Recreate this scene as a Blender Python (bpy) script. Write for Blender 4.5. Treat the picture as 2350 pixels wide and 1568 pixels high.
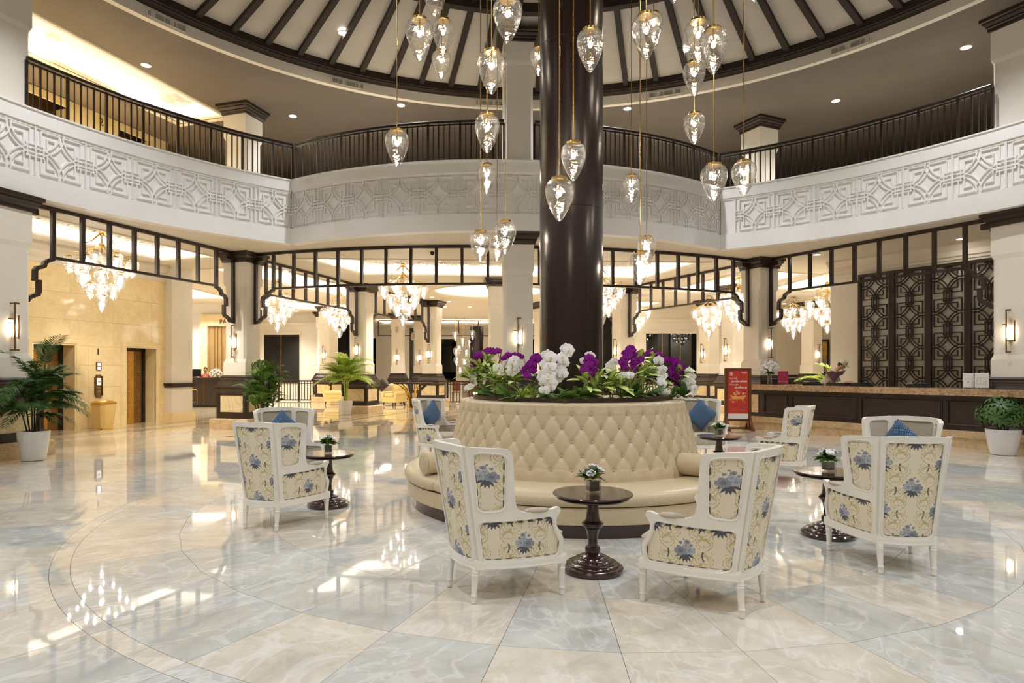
import bpy, bmesh, math, random
from math import sin, cos, pi, radians as R_, hypot, atan2, sqrt
from mathutils import Vector, Matrix
from mathutils.geometry import delaunay_2d_cdt
import numpy as np

random.seed(7)
D = bpy.data
SC = bpy.context.scene
COL = SC.collection
for o in list(D.objects):
    D.objects.remove(o)

# ------------------------------------------------------------------ camera
FPX, CX, HY, HC = 1450.0, 1140.0, 852.0, 1.6      # focal length / optical axis / horizon in the 2350x1568 frame
cam = D.cameras.new('camera')
cam.sensor_fit = 'HORIZONTAL'
cam.sensor_width = 36.0
cam.lens = FPX / 2350 * 36
cam.shift_x = (1175 - CX) / 2350
cam.shift_y = (HY - 784) / 2350
cam.clip_end = 200
camo = D.objects.new('camera', cam)
camo.location = (0, 0, HC)
camo.rotation_euler = (pi / 2, 0, 0)
COL.objects.link(camo)
SC.camera = camo

# ------------------------------------------------------------------ world, exposure
W = D.worlds.new('world')
SC.world = W
W.use_nodes = True
W.node_tree.nodes['Background'].inputs[0].default_value = (0.02, 0.025, 0.04, 1)
W.node_tree.nodes['Background'].inputs[1].default_value = 0.3
SC.view_settings.view_transform = 'Standard'
SC.view_settings.look = 'None'
SC.view_settings.exposure = 0.95
SC.view_settings.gamma = 1.0
SC.view_settings.use_curve_mapping = False
SC.cycles.max_bounces = 9
SC.cycles.diffuse_bounces = 5
SC.cycles.glossy_bounces = 4
SC.cycles.transparent_max_bounces = 24
SC.cycles.sample_clamp_indirect = 6.0
SC.cycles.caustics_reflective = False
SC.cycles.caustics_refractive = False
SC.cycles.use_adaptive_sampling = True
SC.cycles.adaptive_threshold = 0.02

CC = Vector((0.948, 8.04, 0))                       # centre of the rotunda
AX = 93.7                                            # axis of the plan, degrees
WARM = (1.0, 0.86, 0.56)
NEUT = (0.94, 0.97, 1.0)

def P(ang, r, z=0.0):
    return Vector((CC.x + r * cos(R_(ang)), CC.y + r * sin(R_(ang)), z))

def fl(px, py, z=0.0):
    """point at height z seen at pixel px, py"""
    d = (HC - z) * FPX / (py - HY)
    return Vector(((px - CX) * d / FPX, d, z))

def at(px, py, d):
    return Vector(((px - CX) * d / FPX, d, HC + (HY - py) * d / FPX))

# ------------------------------------------------------------------ hall downlights; spot() also makes the added fill spots
LIGHTS = []
def spot(loc, power, col=NEUT, size=2.2, blend=0.6, rad=0.06, aim=None, name='downlight_or_fill_beam'):
    l = D.lights.new(name, 'SPOT')
    l.energy = power; l.color = col; l.spot_size = size; l.spot_blend = blend; l.shadow_soft_size = rad
    o = D.objects.new(name, l); o.location = loc
    if aim is not None:
        o.rotation_euler = (Vector(aim) - Vector(loc)).to_track_quat('-Z', 'Y').to_euler()
    COL.objects.link(o); LIGHTS.append(o)
    return o

ZC, ZU = 4.9, 9.0                                    # lower and upper ceilings
K_UP, K_DOME, K_LOW, K_COVE, K_PEND, K_CHAND, K_SCON = 250.0, 420.0, 360.0, 36.0, 200.0, 60.0, 30.0
for x, y in ((-8.46, 15.24), (-5.7, 18.9), (-2.66, 17.5), (3.68, 17.77), (6.4, 19.6), (9.26, 17.0), (10.7, 14.4), (-10.6, 9.5), (12.2, 8.0), (-10, 3.2), (11.6, 2.2), (-6.5, -2), (8.4, -2), (1, -4)):
    spot((x, y, ZU - .03), K_UP, NEUT, 2.3, .7, .07)   # gallery ceiling downlights
for i in range(8):                                    # downlights set in the ribbed dome
    p = P(AX + 22.5 + 45 * i, 7.7, 9.50)
    spot(p, K_DOME, NEUT, 2.2, .7, .08)

# ------------------------------------------------------------------ mesh builder
def inside(x, y, poly):
    c = False; j = len(poly) - 1
    for i in range(len(poly)):
        xi, yi = poly[i][0], poly[i][1]; xj, yj = poly[j][0], poly[j][1]
        if (yi > y) != (yj > y) and x < (xj - xi) * (y - yi) / (yj - yi) + xi: c = not c
        j = i
    return c

def fill(loops):
    """triangulate an outline (first loop) with openings (the others)"""
    vs2 = [Vector(p[:2]) for l in loops for p in l]
    ed = []; n = 0
    for l in loops:
        ed += [(n + i, n + (i + 1) % len(l)) for i in range(len(l))]; n += len(l)
    rv, _, rf, _, _, _ = delaunay_2d_cdt(vs2, ed, [], 1, 1e-6)
    out = []
    for f in rf:
        x = sum(rv[i].x for i in f) / len(f); y = sum(rv[i].y for i in f) / len(f)
        if inside(x, y, loops[0]) and not any(inside(x, y, h) for h in loops[1:]): out.append(tuple(f))
    return rv, out

class MB:
    def __init__(s):
        s.v = []; s.f = []; s.m = []
        s.M = None
    def _add(s, vs, fs, mi=0):
        n = len(s.v)
        if s.M is not None:
            vs = [s.M @ Vector(v) for v in vs]
        s.v.extend([tuple(v) for v in vs])
        s.f.extend([tuple(i + n for i in f) for f in fs])
        s.m.extend([mi] * len(fs))
        return s
    def box(s, c, d, rz=0.0, mi=0, M=None):
        x, y, z = d[0] / 2, d[1] / 2, d[2] / 2
        vs = [Vector((a, b, e)) for a in (-x, x) for b in (-y, y) for e in (-z, z)]
        if M is not None:
            vs = [M @ v for v in vs]
        elif rz:
            r = Matrix.Rotation(rz, 4, 'Z'); vs = [r @ v for v in vs]
        c = Vector(c)
        vs = [v + c for v in vs]
        return s._add(vs, [(0, 1, 3, 2), (4, 6, 7, 5), (0, 4, 5, 1), (2, 3, 7, 6), (0, 2, 6, 4), (1, 5, 7, 3)], mi)
    def bar(s, a, b, w, h, up=(0, 0, 1), mi=0):
        a, b = Vector(a), Vector(b)
        d = (b - a)
        L = d.length
        if L < 1e-6: return s
        d.normalize()
        u = Vector(up)
        side = d.cross(u)
        if side.length < 1e-4: side = d.cross(Vector((1, 0, 0)))
        side.normalize(); u = side.cross(d)
        vs = []
        for p in (a, b):
            for i, j in ((-1, -1), (1, -1), (1, 1), (-1, 1)):
                vs.append(p + side * (i * w / 2) + u * (j * h / 2))
        return s._add(vs, [(0, 1, 2, 3), (7, 6, 5, 4), (0, 4, 5, 1), (1, 5, 6, 2), (2, 6, 7, 3), (3, 7, 4, 0)], mi)
    def loft(s, rings, closed=True, cap=True, mi=0):
        n = len(rings[0])
        vs = [p for r in rings for p in r]
        fs = []
        for k in range(len(rings) - 1):
            for i in range(n if closed else n - 1):
                j = (i + 1) % n
                fs.append((k * n + i, k * n + j, (k + 1) * n + j, (k + 1) * n + i))
        if cap:
            fs.append(tuple(range(n - 1, -1, -1)))
            fs.append(tuple((len(rings) - 1) * n + i for i in range(n)))
        return s._add(vs, fs, mi)
    def lathe(s, prof, c=(0, 0, 0), n=24, mi=0, cap=True):
        rings = [[(c[0] + r * cos(2 * pi * i / n), c[1] + r * sin(2 * pi * i / n), c[2] + z) for i in range(n)] for r, z in prof]
        return s.loft(rings, True, cap, mi)
    def tube(s, pts, r, n=8, mi=0, cap=True):
        pts = [Vector(p) for p in pts]
        rr = r if isinstance(r, (list, tuple)) else [r] * len(pts)
        rings = []; prev = None
        for i, p in enumerate(pts):
            t = (pts[min(i + 1, len(pts) - 1)] - pts[max(i - 1, 0)])
            if t.length < 1e-9: t = Vector((0, 0, 1))
            t.normalize()
            if prev is None:
                a = Vector((0, 0, 1)) if abs(t.z) < .9 else Vector((1, 0, 0))
                u = t.cross(a).normalized()
            else:
                u = (prev - t * prev.dot(t)).normalized()
            prev = u
            w = t.cross(u)
            rings.append([p + (u * cos(2 * pi * k / n) + w * sin(2 * pi * k / n)) * rr[i] for k in range(n)])
        return s.loft(rings, True, cap, mi)
    def sweep(s, pts, prof, up=(0, 0, 1), closed=False, mi=0):
        """sweep profile [(side, up)] along pts, keeping up"""
        pts = [Vector(p) for p in pts]; n = len(pts); up = Vector(up)
        rings = []
        for i, p in enumerate(pts):
            if closed:
                a, b = pts[i - 1], pts[(i + 1) % n]
            else:
                a, b = pts[max(i - 1, 0)], pts[min(i + 1, n - 1)]
            d1 = (p - a); d2 = (b - p)
            if d1.length < 1e-9: d1 = d2
            if d2.length < 1e-9: d2 = d1
            d1.normalize(); d2.normalize()
            t = (d1 + d2).normalized()
            side = t.cross(up).normalized(); u = side.cross(t).normalized()
            k = 1 / max(.35, t.dot(d1))
            rings.append([p + side * (a_ * k) + u * b_ for a_, b_ in prof])
        if closed:
            rings.append(rings[0])
        return s.loft(rings, True, not closed, mi)
    def sector(s, c, r0, r1, a0, a1, z0, z1, n=8, mi=0):
        """solid ring sector, degrees"""
        full = abs(a1 - a0) >= 359.99
        vs = []; fs = []
        for i in range(n + 1):
            a = R_(a0 + (a1 - a0) * i / n)
            for r, z in ((r0, z0), (r1, z0), (r1, z1), (r0, z1)):
                vs.append((c[0] + r * cos(a), c[1] + r * sin(a), z))
        for i in range(n):
            for k in range(4):
                l = (k + 1) % 4
                fs.append((i * 4 + k, i * 4 + l, (i + 1) * 4 + l, (i + 1) * 4 + k))
        if not full:
            fs.append((3, 2, 1, 0)); fs.append(tuple(n * 4 + k for k in range(4)))
        return s._add(vs, fs, mi)
    def prism(s, poly, z0, z1, holes=(), mi=0):
        loops = [list(poly)] + [list(h) for h in holes]
        rv, rf = fill(loops)
        s._add([(v.x, v.y, z1) for v in rv], [tuple(f) for f in rf], mi)
        if z1 != z0:
            s._add([(v.x, v.y, z0) for v in rv], [tuple(reversed(f)) for f in rf], mi)
            for l in loops:
                m = len(l)
                s._add([(p[0], p[1], z0) for p in l] + [(p[0], p[1], z1) for p in l],
                       [(i, (i + 1) % m, m + (i + 1) % m, m + i) for i in range(m)], mi)
        return s
    def quad(s, a, b, c, d, mi=0):
        return s._add([a, b, c, d], [(0, 1, 2, 3)], mi)
    def grid(s, fn, nu, nv, mi=0):
        vs = [fn(i / nu, j / nv) for j in range(nv + 1) for i in range(nu + 1)]
        fs = [(j * (nu + 1) + i, j * (nu + 1) + i + 1, (j + 1) * (nu + 1) + i + 1, (j + 1) * (nu + 1) + i) for j in range(nv) for i in range(nu)]
        return s._add(vs, fs, mi)
    def sphere(s, c, r, nu=12, nv=8, mi=0):
        rx, ry, rz = (r, r, r) if not isinstance(r, (tuple, list)) else r
        rings = []
        for j in range(nv + 1):
            t = pi * j / nv; q = max(sin(t), 1e-3)
            rings.append([(c[0] + rx * q * cos(2 * pi * i / nu), c[1] + ry * q * sin(2 * pi * i / nu), c[2] - rz * cos(t)) for i in range(nu)])
        return s.loft(rings, True, True, mi)
    def mesh(s, name, mats=None, smooth=False):
        me = D.meshes.new(name)
        me.from_pydata(s.v, [], s.f)
        if mats is not None:
            for m in (mats if isinstance(mats, (list, tuple)) else [mats]):
                me.materials.append(m)
            if isinstance(mats, (list, tuple)) and len(mats) > 1:
                me.polygons.foreach_set('material_index', s.m)
        bm = bmesh.new(); bm.from_mesh(me)
        bmesh.ops.recalc_face_normals(bm, faces=bm.faces)
        if smooth:
            lim = 0.7 if smooth is True else smooth
            for f in bm.faces: f.smooth = True
            for e in bm.edges:
                if len(e.link_faces) == 2 and e.calc_face_angle(0) > lim:
                    e.smooth = False
        bm.to_mesh(me); bm.free()
        return me

def link(name, me, parent=None, loc=None, rz=None, M=None):
    o = D.objects.new(name, me)
    COL.objects.link(o)
    if parent is not None: o.parent = parent
    if M is not None: o.matrix_local = M
    if loc is not None: o.location = loc
    if rz is not None: o.rotation_euler = (0, 0, rz)
    return o

def tag(o, label=None, cat=None, group=None, kind=None):
    if label: o['label'] = label
    if cat: o['category'] = cat
    if group: o['group'] = group
    if kind: o['kind'] = kind
    return o

def thing(name, label, cat, loc=(0, 0, 0), rz=0.0, group=None):
    o = D.objects.new(name, None); COL.objects.link(o)
    o.empty_display_size = .1
    o.location = loc; o.rotation_euler = (0, 0, rz)
    return tag(o, label, cat, group)

def struct(name, me_or_none, loc=(0, 0, 0), rz=0.0, label=None):
    o = D.objects.new(name, me_or_none); COL.objects.link(o)
    o.location = loc; o.rotation_euler = (0, 0, rz)
    return tag(o, label, None, None, 'structure')

def copy_tree(src, loc=None, rz=None, label=None, parent=None, scale=None):
    c = src.copy(); COL.objects.link(c)
    if parent is not None: c.parent = parent
    if loc is not None: c.location = loc
    if rz is not None: c.rotation_euler = (0, 0, rz)
    if scale is not None: c.scale = (scale,) * 3
    if label: c['label'] = label
    for ch in src.children:
        copy_tree(ch, parent=c)
    return c

# ------------------------------------------------------------------ materials
def srgb(r, g, b):
    f = lambda c: (c / 255 / 12.92) if c / 255 <= .04045 else ((c / 255 + .055) / 1.055) ** 2.4
    return (f(r), f(g), f(b), 1)

def mat(name, col, rough=.5, metal=0.0, spec=.5, emit=None, es=0.0, coat=0.0):
    m = D.materials.new(name); m.use_nodes = True
    b = m.node_tree.nodes['Principled BSDF']
    b.inputs['Base Color'].default_value = (*col[:3], 1)
    b.inputs['Roughness'].default_value = rough
    b.inputs['Metallic'].default_value = metal
    b.inputs['Specular IOR Level'].default_value = spec
    b.inputs['Coat Weight'].default_value = coat
    b.inputs['Coat Roughness'].default_value = .08
    if emit is not None:
        b.inputs['Emission Color'].default_value = (*emit[:3], 1)
        b.inputs['Emission Strength'].default_value = es
    return m

class NT:
    """small node-graph helper"""
    def __init__(s, m):
        s.m = m; s.t = m.node_tree; s.n = s.t.nodes; s.b = s.n.get('Principled BSDF')
    def new(s, typ, **kw):
        n = s.n.new(typ)
        for k, v in kw.items():
            if k.startswith('_'): setattr(n, k[1:], v)
            else: n.inputs[k.replace('__', ' ')].default_value = v
        return n
    def lk(s, a, ao, b, bi):
        s.t.links.new(a.outputs[ao], b.inputs[bi])
    def ramp(s, src, so, stops):
        r = s.n.new('ShaderNodeValToRGB'); e = r.color_ramp.elements
        e[0].position, e[0].color = stops[0]; e[1].position, e[1].color = stops[-1]
        for p, c in stops[1:-1]:
            x = e.new(p); x.color = c
        s.lk(src, so, r, 0); return r
    def mix(s, fac, a, b, mode='MIX'):
        m = s.n.new('ShaderNodeMix'); m.data_type = 'RGBA'; m.blend_type = mode
        for val, idx in ((fac, 0), (a, 6), (b, 7)):
            if isinstance(val, tuple) and len(val) == 2 and hasattr(val[0], 'outputs'):
                s.t.links.new(val[0].outputs[val[1]], m.inputs[idx])
            else:
                m.inputs[idx].default_value = val
        return m
    def bump(s, src, so, strength, dist=.01):
        b = s.n.new('ShaderNodeBump'); b.inputs['Strength'].default_value = strength; b.inputs['Distance'].default_value = dist
        s.lk(src, so, b, 'Height'); s.lk(b, 0, s.b, 'Normal')

def mottled(name, c1, c2, scale=4.0, rough=.5, detail=4, metal=0.0, spec=.5, bump=0.0, coord='Object', stretch=None, coat=0.0):
    m = mat(name, c1, rough, metal, spec, coat=coat); t = NT(m)
    tc = t.new('ShaderNodeTexCoord'); mp = t.new('ShaderNodeMapping')
    if stretch: mp.inputs['Scale'].default_value = stretch
    t.lk(tc, coord, mp, 0)
    n = t.new('ShaderNodeTexNoise', Scale=scale, Detail=detail, Roughness=.6); t.lk(mp, 0, n, 'Vector')
    r = t.ramp(n, 0, [(.3, (*c1[:3], 1)), (.7, (*c2[:3], 1))]); t.lk(r, 0, t.b, 'Base Color')
    if bump: t.bump(n, 0, bump)
    return m

M = {}
M['cream'] = mottled('cream_paint', srgb(232, 226, 215), srgb(226, 219, 207), 1.5, .55, spec=.3)
M['white'] = mottled('white_paint', srgb(240, 238, 236), srgb(235, 232, 229), 1.2, .5, spec=.3)
M['ceil'] = mottled('ceiling_paint', srgb(226, 218, 205), srgb(220, 211, 197), .8, .6, spec=.2)
M['dome'] = mottled('dimmed_dome_paint', srgb(180, 172, 162), srgb(173, 165, 155), .8, .6, spec=.2)  # white panels greyed, so dim light sits in the colour
M['upwall'] = mottled('dimmed_wall_paint', srgb(128, 108, 88), srgb(120, 100, 82), .8, .6, spec=.2)  # cream wall darkened to stand for the weakly lit gallery
M['upceil'] = mottled('dimmed_ceiling_paint', srgb(116, 107, 99), srgb(108, 99, 91), .8, .6, spec=.2)  # pale ceiling darkened, low gallery light put into the colour
M['wood'] = mottled('dark_stained_wood', srgb(54, 37, 29), srgb(38, 26, 20), 6, .36, stretch=(1, 1, .12), spec=.5)
M['woodx'] = mottled('dark_stained_wood_polished', srgb(58, 32, 26), srgb(38, 20, 17), 9, .16, spec=.6, stretch=(1, 1, .2), coat=.5)
M['redwood'] = mottled('red_brown_wood', srgb(118, 66, 34), srgb(84, 44, 22), 7, .3, stretch=(1, 1, .15))
M['ribwood'] = mottled('matt_dark_timber', srgb(46, 33, 27), srgb(34, 24, 19), 6, .62, spec=.3)
M['pillar'] = mottled('bronze_brown_pillar', srgb(44, 28, 25), srgb(35, 22, 20), 2, .27, metal=.1, spec=.6, stretch=(1, 1, .1))
M['brass'] = mat('brass', srgb(198, 166, 104), .25, 1.0)
M['golddoor'] = mottled('satin_gold_door', srgb(206, 160, 72), srgb(190, 142, 58), 4, .34, metal=.6)
M['bronze'] = mat('aged_bronze', srgb(120, 92, 58), .35, .9)
M['gold'] = mat('polished_gold', srgb(225, 178, 80), .12, 1.0)
M['black'] = mat('black_plastic', srgb(18, 18, 20), .35)
M['leather'] = mottled('cream_leather', srgb(204, 187, 155), srgb(195, 177, 145), 30, .34, spec=.45, bump=.04)
M['leather_seam'] = mat('brown_leather_piping', srgb(150, 122, 86), .6)  # darker brown leather of the bolster piping
M['leather_button'] = mat('leather_button', srgb(206, 180, 140), .35)
M['chairwhite'] = mottled('ivory_lacquer', srgb(238, 234, 226), srgb(231, 226, 216), 5, .3, spec=.5)
M['grey'] = mottled('grey_linen', srgb(192, 180, 163), srgb(180, 168, 150), 160, .85, spec=.2, bump=.15)
M['yellow'] = mottled('pale_yellow_velvet', srgb(232, 212, 150), srgb(222, 200, 136), 30, .7, spec=.25)
M['darkcush'] = mottled('dark_plum_cloth', srgb(70, 58, 60), srgb(58, 48, 50), 60, .8)
M['creamsofa'] = mottled('cream_cloth', srgb(226, 212, 184), srgb(216, 200, 170), 30, .8)
M['pot'] = mottled('white_ceramic', srgb(226, 226, 228), srgb(218, 218, 220), 3, .25, spec=.5)
M['soil'] = mottled('potting_soil', srgb(52, 40, 30), srgb(30, 22, 16), 30, .95, bump=.5)
M['glassdark'] = mat('night_window_glass', (.004, .005, .006), .02, 0, .6)
M['blackpaint'] = mat('night_dark', (.004, .004, .006), .8, 0, .1)
M['exterior'] = mottled('night_dark_backdrop', (.012, .012, .012), (.03, .03, .028), .6, .8)  # near-black colour puts the darkness of night into the backdrop
M['steel'] = mat('brushed_steel', srgb(170, 165, 158), .3, .9)
M['travertine'] = None

def emitter(name, col, s):
    m = D.materials.new(name); m.use_nodes = True
    n = m.node_tree.nodes; n.clear()
    e = n.new('ShaderNodeEmission'); o = n.new('ShaderNodeOutputMaterial')
    e.inputs[0].default_value = (*col[:3], 1); e.inputs[1].default_value = s
    m.node_tree.links.new(e.outputs[0], o.inputs[0])
    return m
M['cove'] = emitter('cove_light_strip', (1, .92, .76), K_COVE)
M['covew'] = emitter('cove_light_strip_neutral', (1, .92, .68), K_COVE * .9)
M['led'] = emitter('downlight_lamp', (1, .93, .82), 40)
M['bulb'] = emitter('pendant_bulb', (1, .86, .66), K_PEND)
M['bulbw'] = emitter('chandelier_bulb', (1, .90, .76), K_CHAND)
M['sconce'] = emitter('sconce_lamp', (1, .82, .58), K_SCON)

def thin_glass(name, tint=(1, 1, 1), gloss=.04, edge=.55, rough=.02, haze=0.0, ripple=0.0):
    m = D.materials.new(name); m.use_nodes = True
    t = m.node_tree; n = t.nodes; n.clear()
    o = n.new('ShaderNodeOutputMaterial'); mx = n.new('ShaderNodeMixShader')
    tr = n.new('ShaderNodeBsdfTransparent'); gl = n.new('ShaderNodeBsdfGlossy')
    lw = n.new('ShaderNodeLayerWeight'); mr = n.new('ShaderNodeMapRange')
    tr.inputs[0].default_value = (*tint, 1); gl.inputs['Roughness'].default_value = rough
    lw.inputs[0].default_value = .35
    mr.inputs[1].default_value = 0; mr.inputs[2].default_value = 1; mr.inputs[3].default_value = gloss; mr.inputs[4].default_value = edge
    t.links.new(lw.outputs['Facing'], mr.inputs[0])
    t.links.new(mr.outputs[0], mx.inputs[0]); t.links.new(tr.outputs[0], mx.inputs[1]); t.links.new(gl.outputs[0], mx.inputs[2])
    out = mx
    if ripple:                                        # wavy hand-blown wall with seeds
        nz = n.new('ShaderNodeTexNoise'); nz.inputs['Scale'].default_value = 5.0; nz.inputs['Detail'].default_value = 3
        tc = n.new('ShaderNodeTexCoord'); t.links.new(tc.outputs['Object'], nz.inputs['Vector'])
        bp = n.new('ShaderNodeBump'); bp.inputs['Strength'].default_value = ripple; bp.inputs['Distance'].default_value = .15
        t.links.new(nz.outputs[0], bp.inputs['Height']); t.links.new(bp.outputs[0], gl.inputs['Normal'])
    if haze:                                          # faint body of the glass that catches its own lamp
        tl = n.new('ShaderNodeBsdfTranslucent'); tl.inputs[0].default_value = (1, .98, .95, 1)
        m2 = n.new('ShaderNodeMixShader'); m2.inputs[0].default_value = haze
        t.links.new(mx.outputs[0], m2.inputs[1]); t.links.new(tl.outputs[0], m2.inputs[2]); out = m2
    t.links.new(out.outputs[0], o.inputs[0])
    return m
M['glass'] = thin_glass('clear_blown_glass', (.97, .97, .97), .14, .85, .03, .008, .2)
M['glassc'] = thin_glass('clear_chandelier_glass', (.97, .97, .97), .14, .85, .03, .018, .2)
M['vase'] = thin_glass('clear_vase_glass', (.93, .95, .95), .08, .6)
M['frost'] = thin_glass('sconce_glass_tube', (1, .96, .90), .10, .4, .3, .30)
M['window'] = thin_glass('window_pane_glass', (.10, .11, .11), .025, .7)

def marble(name, base, vein, dark, scale, rough, veinamt=.6, per_obj=True, stretch=(1, 1, 1), spec=.5, base2=None):
    """polished stone: soft clouds, drifting veins, and a shift from slab to slab"""
    m = mat(name, base, rough, 0, spec); t = NT(m)
    tc = t.new('ShaderNodeTexCoord'); oi = t.new('ShaderNodeObjectInfo')
    add = t.new('ShaderNodeVectorMath', _operation='MULTIPLY_ADD')
    t.lk(oi, 'Random', add, 0); add.inputs[1].default_value = (37, 61, 23) if per_obj else (0, 0, 0); t.lk(tc, 'Object', add, 2)
    mp = t.new('ShaderNodeMapping'); mp.inputs['Scale'].default_value = stretch; t.lk(add, 0, mp, 0)
    n1 = t.new('ShaderNodeTexNoise', Scale=scale, Detail=6, Roughness=.62, Distortion=.8); t.lk(mp, 0, n1, 'Vector')
    n2 = t.new('ShaderNodeTexNoise', Scale=scale * .55, Detail=5, Roughness=.55, Distortion=2.2); t.lk(mp, 0, n2, 'Vector')
    r1 = t.ramp(n1, 0, [(.3, (*dark[:3], 1)), (.52, (*base[:3], 1)), (.75, (*[min(1, c * 1.08) for c in base[:3]], 1))])
    src = (r1, 0)
    if base2 is not None:
        r0 = t.ramp(n1, 0, [(.3, (*[c * .82 for c in base2[:3]], 1)), (.55, (*base2[:3], 1)), (.8, (*[min(1, c * 1.1) for c in base2[:3]], 1))])
        st = t.new('ShaderNodeMath', _operation='GREATER_THAN'); t.lk(oi, 'Random', st, 0); st.inputs[1].default_value = .52
        mm = t.mix((st, 0), src, (r0, 0)); src = (mm, 2)
    r2 = t.ramp(n2, 0, [(.455, (0, 0, 0, 1)), (.49, (1, 1, 1, 1)), (.5, (1, 1, 1, 1)), (.535, (0, 0, 0, 1))])
    sc = t.new('ShaderNodeMath', _operation='MULTIPLY'); t.lk(r2, 0, sc, 0); sc.inputs[1].default_value = veinamt
    m1 = t.mix((sc, 0), src, (*vein[:3], 1))
    n3 = t.new('ShaderNodeTexNoise', Scale=scale * .8, Detail=4, Roughness=.5, Distortion=1.6); t.lk(mp, 0, n3, 'Vector')
    r3 = t.ramp(n3, 0, [(.47, (0, 0, 0, 1)), (.5, (.38, .38, .38, 1)), (.53, (0, 0, 0, 1))])
    m2 = t.mix((r3, 0), (m1, 2), (.84, .84, .83, 1) if base2 is not None else (*[min(1, c * 1.1) for c in base[:3]], 1))
    t.lk(m2, 2, t.b, 'Base Color')
    return m
M['floor'] = marble('polished_floor_marble', srgb(196, 196, 191), srgb(186, 170, 142), srgb(178, 179, 175), 1.5, .03, .26, True, (1, 1.5, 1), .65, srgb(214, 206, 192))
M['floorw'] = marble('polished_beige_floor', srgb(222, 209, 184), srgb(194, 170, 130), srgb(210, 194, 164), 1.2, .04, .35, True, (1, .35, 1), .6)
M['bmarble'] = marble('beige_wall_marble', srgb(240, 220, 174), srgb(226, 198, 146), srgb(234, 210, 162), 1.3, .07, .3, True, (1, 1, 1), .55)
M['ivory_panel'] = marble('ivory_marble_panel', srgb(226, 208, 168), srgb(190, 160, 112), srgb(212, 192, 150), 2.2, .15, .5)
M['plinth'] = marble('tan_plinth_marble', srgb(206, 182, 146), srgb(170, 138, 98), srgb(184, 156, 118), 5, .12, .5)
M['counter'] = marble('striped_brown_stone', srgb(190, 160, 124), srgb(120, 84, 58), srgb(150, 116, 84), 4, .1, .7, False, (2, 2, 9))
M['joint'] = mat('dark_floor_joint', srgb(70, 62, 54), .5)
M['inlay'] = mat('dark_marble_inlay', srgb(52, 36, 28), .05, 0, .6)
M['leaf'] = mottled('palm_leaf', srgb(76, 112, 46), srgb(116, 152, 62), 6, .45, spec=.4)
M['leafd'] = mottled('deep_green_leaf', srgb(44, 80, 36), srgb(82, 116, 54), 8, .4, spec=.4)
M['leafy'] = mottled('bright_palm_leaf', srgb(158, 186, 70), srgb(196, 214, 104), 6, .5, spec=.4)
M['stem'] = mottled('green_brown_stem', srgb(74, 84, 40), srgb(52, 50, 30), 20, .6)
M['stemd'] = mottled('dark_cane', srgb(62, 52, 34), srgb(40, 34, 24), 20, .6)
M['orw'] = mat('white_petal', srgb(246, 244, 244), .5, 0, .3)
M['orp'] = mottled('purple_petal', srgb(150, 20, 150), srgb(110, 8, 120), 30, .5, spec=.3)
M['orlip'] = mat('yellow_lip', srgb(226, 196, 110), .5)
M['orlipp'] = mat('deep_purple_lip', srgb(84, 2, 70), .5)
M['skin'] = mat('skin', srgb(198, 150, 120), .5)
M['hair'] = mat('black_hair', srgb(24, 18, 16), .4)
M['red'] = mat('red_cloth', srgb(176, 24, 34), .7)
# ================================================================== STRUCTURE
def arc(c, r, a0, a1, n, z=None):
    out = []
    for i in range(n + 1):
        a = R_(a0 + (a1 - a0) * i / n)
        p = (c[0] + r * cos(a), c[1] + r * sin(a))
        out.append(p if z is None else (p[0], p[1], z))
    return out

BC = Vector((-0.12, 24.16, 0)); BR = 9.35             # the bulging back balcony
RB = 10.45
def cusps():
    """where the big balcony circle meets the bulge"""
    d = BC - CC; L = hypot(d.x, d.y); a = (RB * RB - BR * BR + L * L) / (2 * L); h = sqrt(RB * RB - a * a)
    m = CC + d * (a / L); n = Vector((-d.y, d.x, 0)) / L
    l, r = m + n * h, m - n * h
    g = lambda p, c: math.degrees(atan2(p.y - c.y, p.x - c.x)) % 360
    return g(l, CC), g(r, CC), g(l, BC), g(r, BC)
LCUSP, RCUSP, BA0, BA1 = cusps()
def opening(dr=0.0, n=60):
    """outline of the atrium opening, grown outward by dr"""
    a = arc(CC, RB + dr, LCUSP, RCUSP + 360, n)
    b = arc(BC, BR - dr, BA1, BA0, 30)
    return a + b[1:-1]

# ---- floor
floor_o = struct('floor', None)
FA0 = 266.89
T = 0.0016
def tile_mesh(r0, r1, c0, c1, a0, a1):
    """wedge slab between radii; c0/c1 True when that edge is a true arc"""
    g = lambda r: math.degrees(T / r)
    def edge(r, arcd, s):
        a, b = a0 + g(r), a1 - g(r)
        n = 5 if arcd else 1
        return [(r * cos(R_(a + (b - a) * i / n)), r * sin(R_(a + (b - a) * i / n))) for i in range(n + 1)]
    inner = edge(r0 + T, c0, 1); outer = edge(r1 - T, c1, 1)
    poly = inner + outer[::-1]
    mb = MB()
    n = len(poly)
    mb._add([(x, y, 0) for x, y in poly] + [(x, y, -.012) for x, y in poly],
            [tuple(range(n - 1, -1, -1))] + [(i, (i + 1) % n, n + (i + 1) % n, n + i) for i in range(n)])
    return mb.mesh('floor_tile', M['floor'])
rings = [(1.9, 3.61, True, False), (3.61, 4.462, False, False), (4.462, 5.285, False, True), (5.285, 5.425, True, True),
         (5.425, 6.55, True, True), (6.55, 7.9, True, True), (7.9, 9.4, True, True)]
for r0, r1, c0, c1 in rings:
    me = tile_mesh(r0, r1, c0, c1, 0, 9)
    for k in range(40):
        o = link('floor_tile', me, floor_o, loc=(CC.x, CC.y, 0), rz=R_(FA0 + 9 * k))
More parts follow.
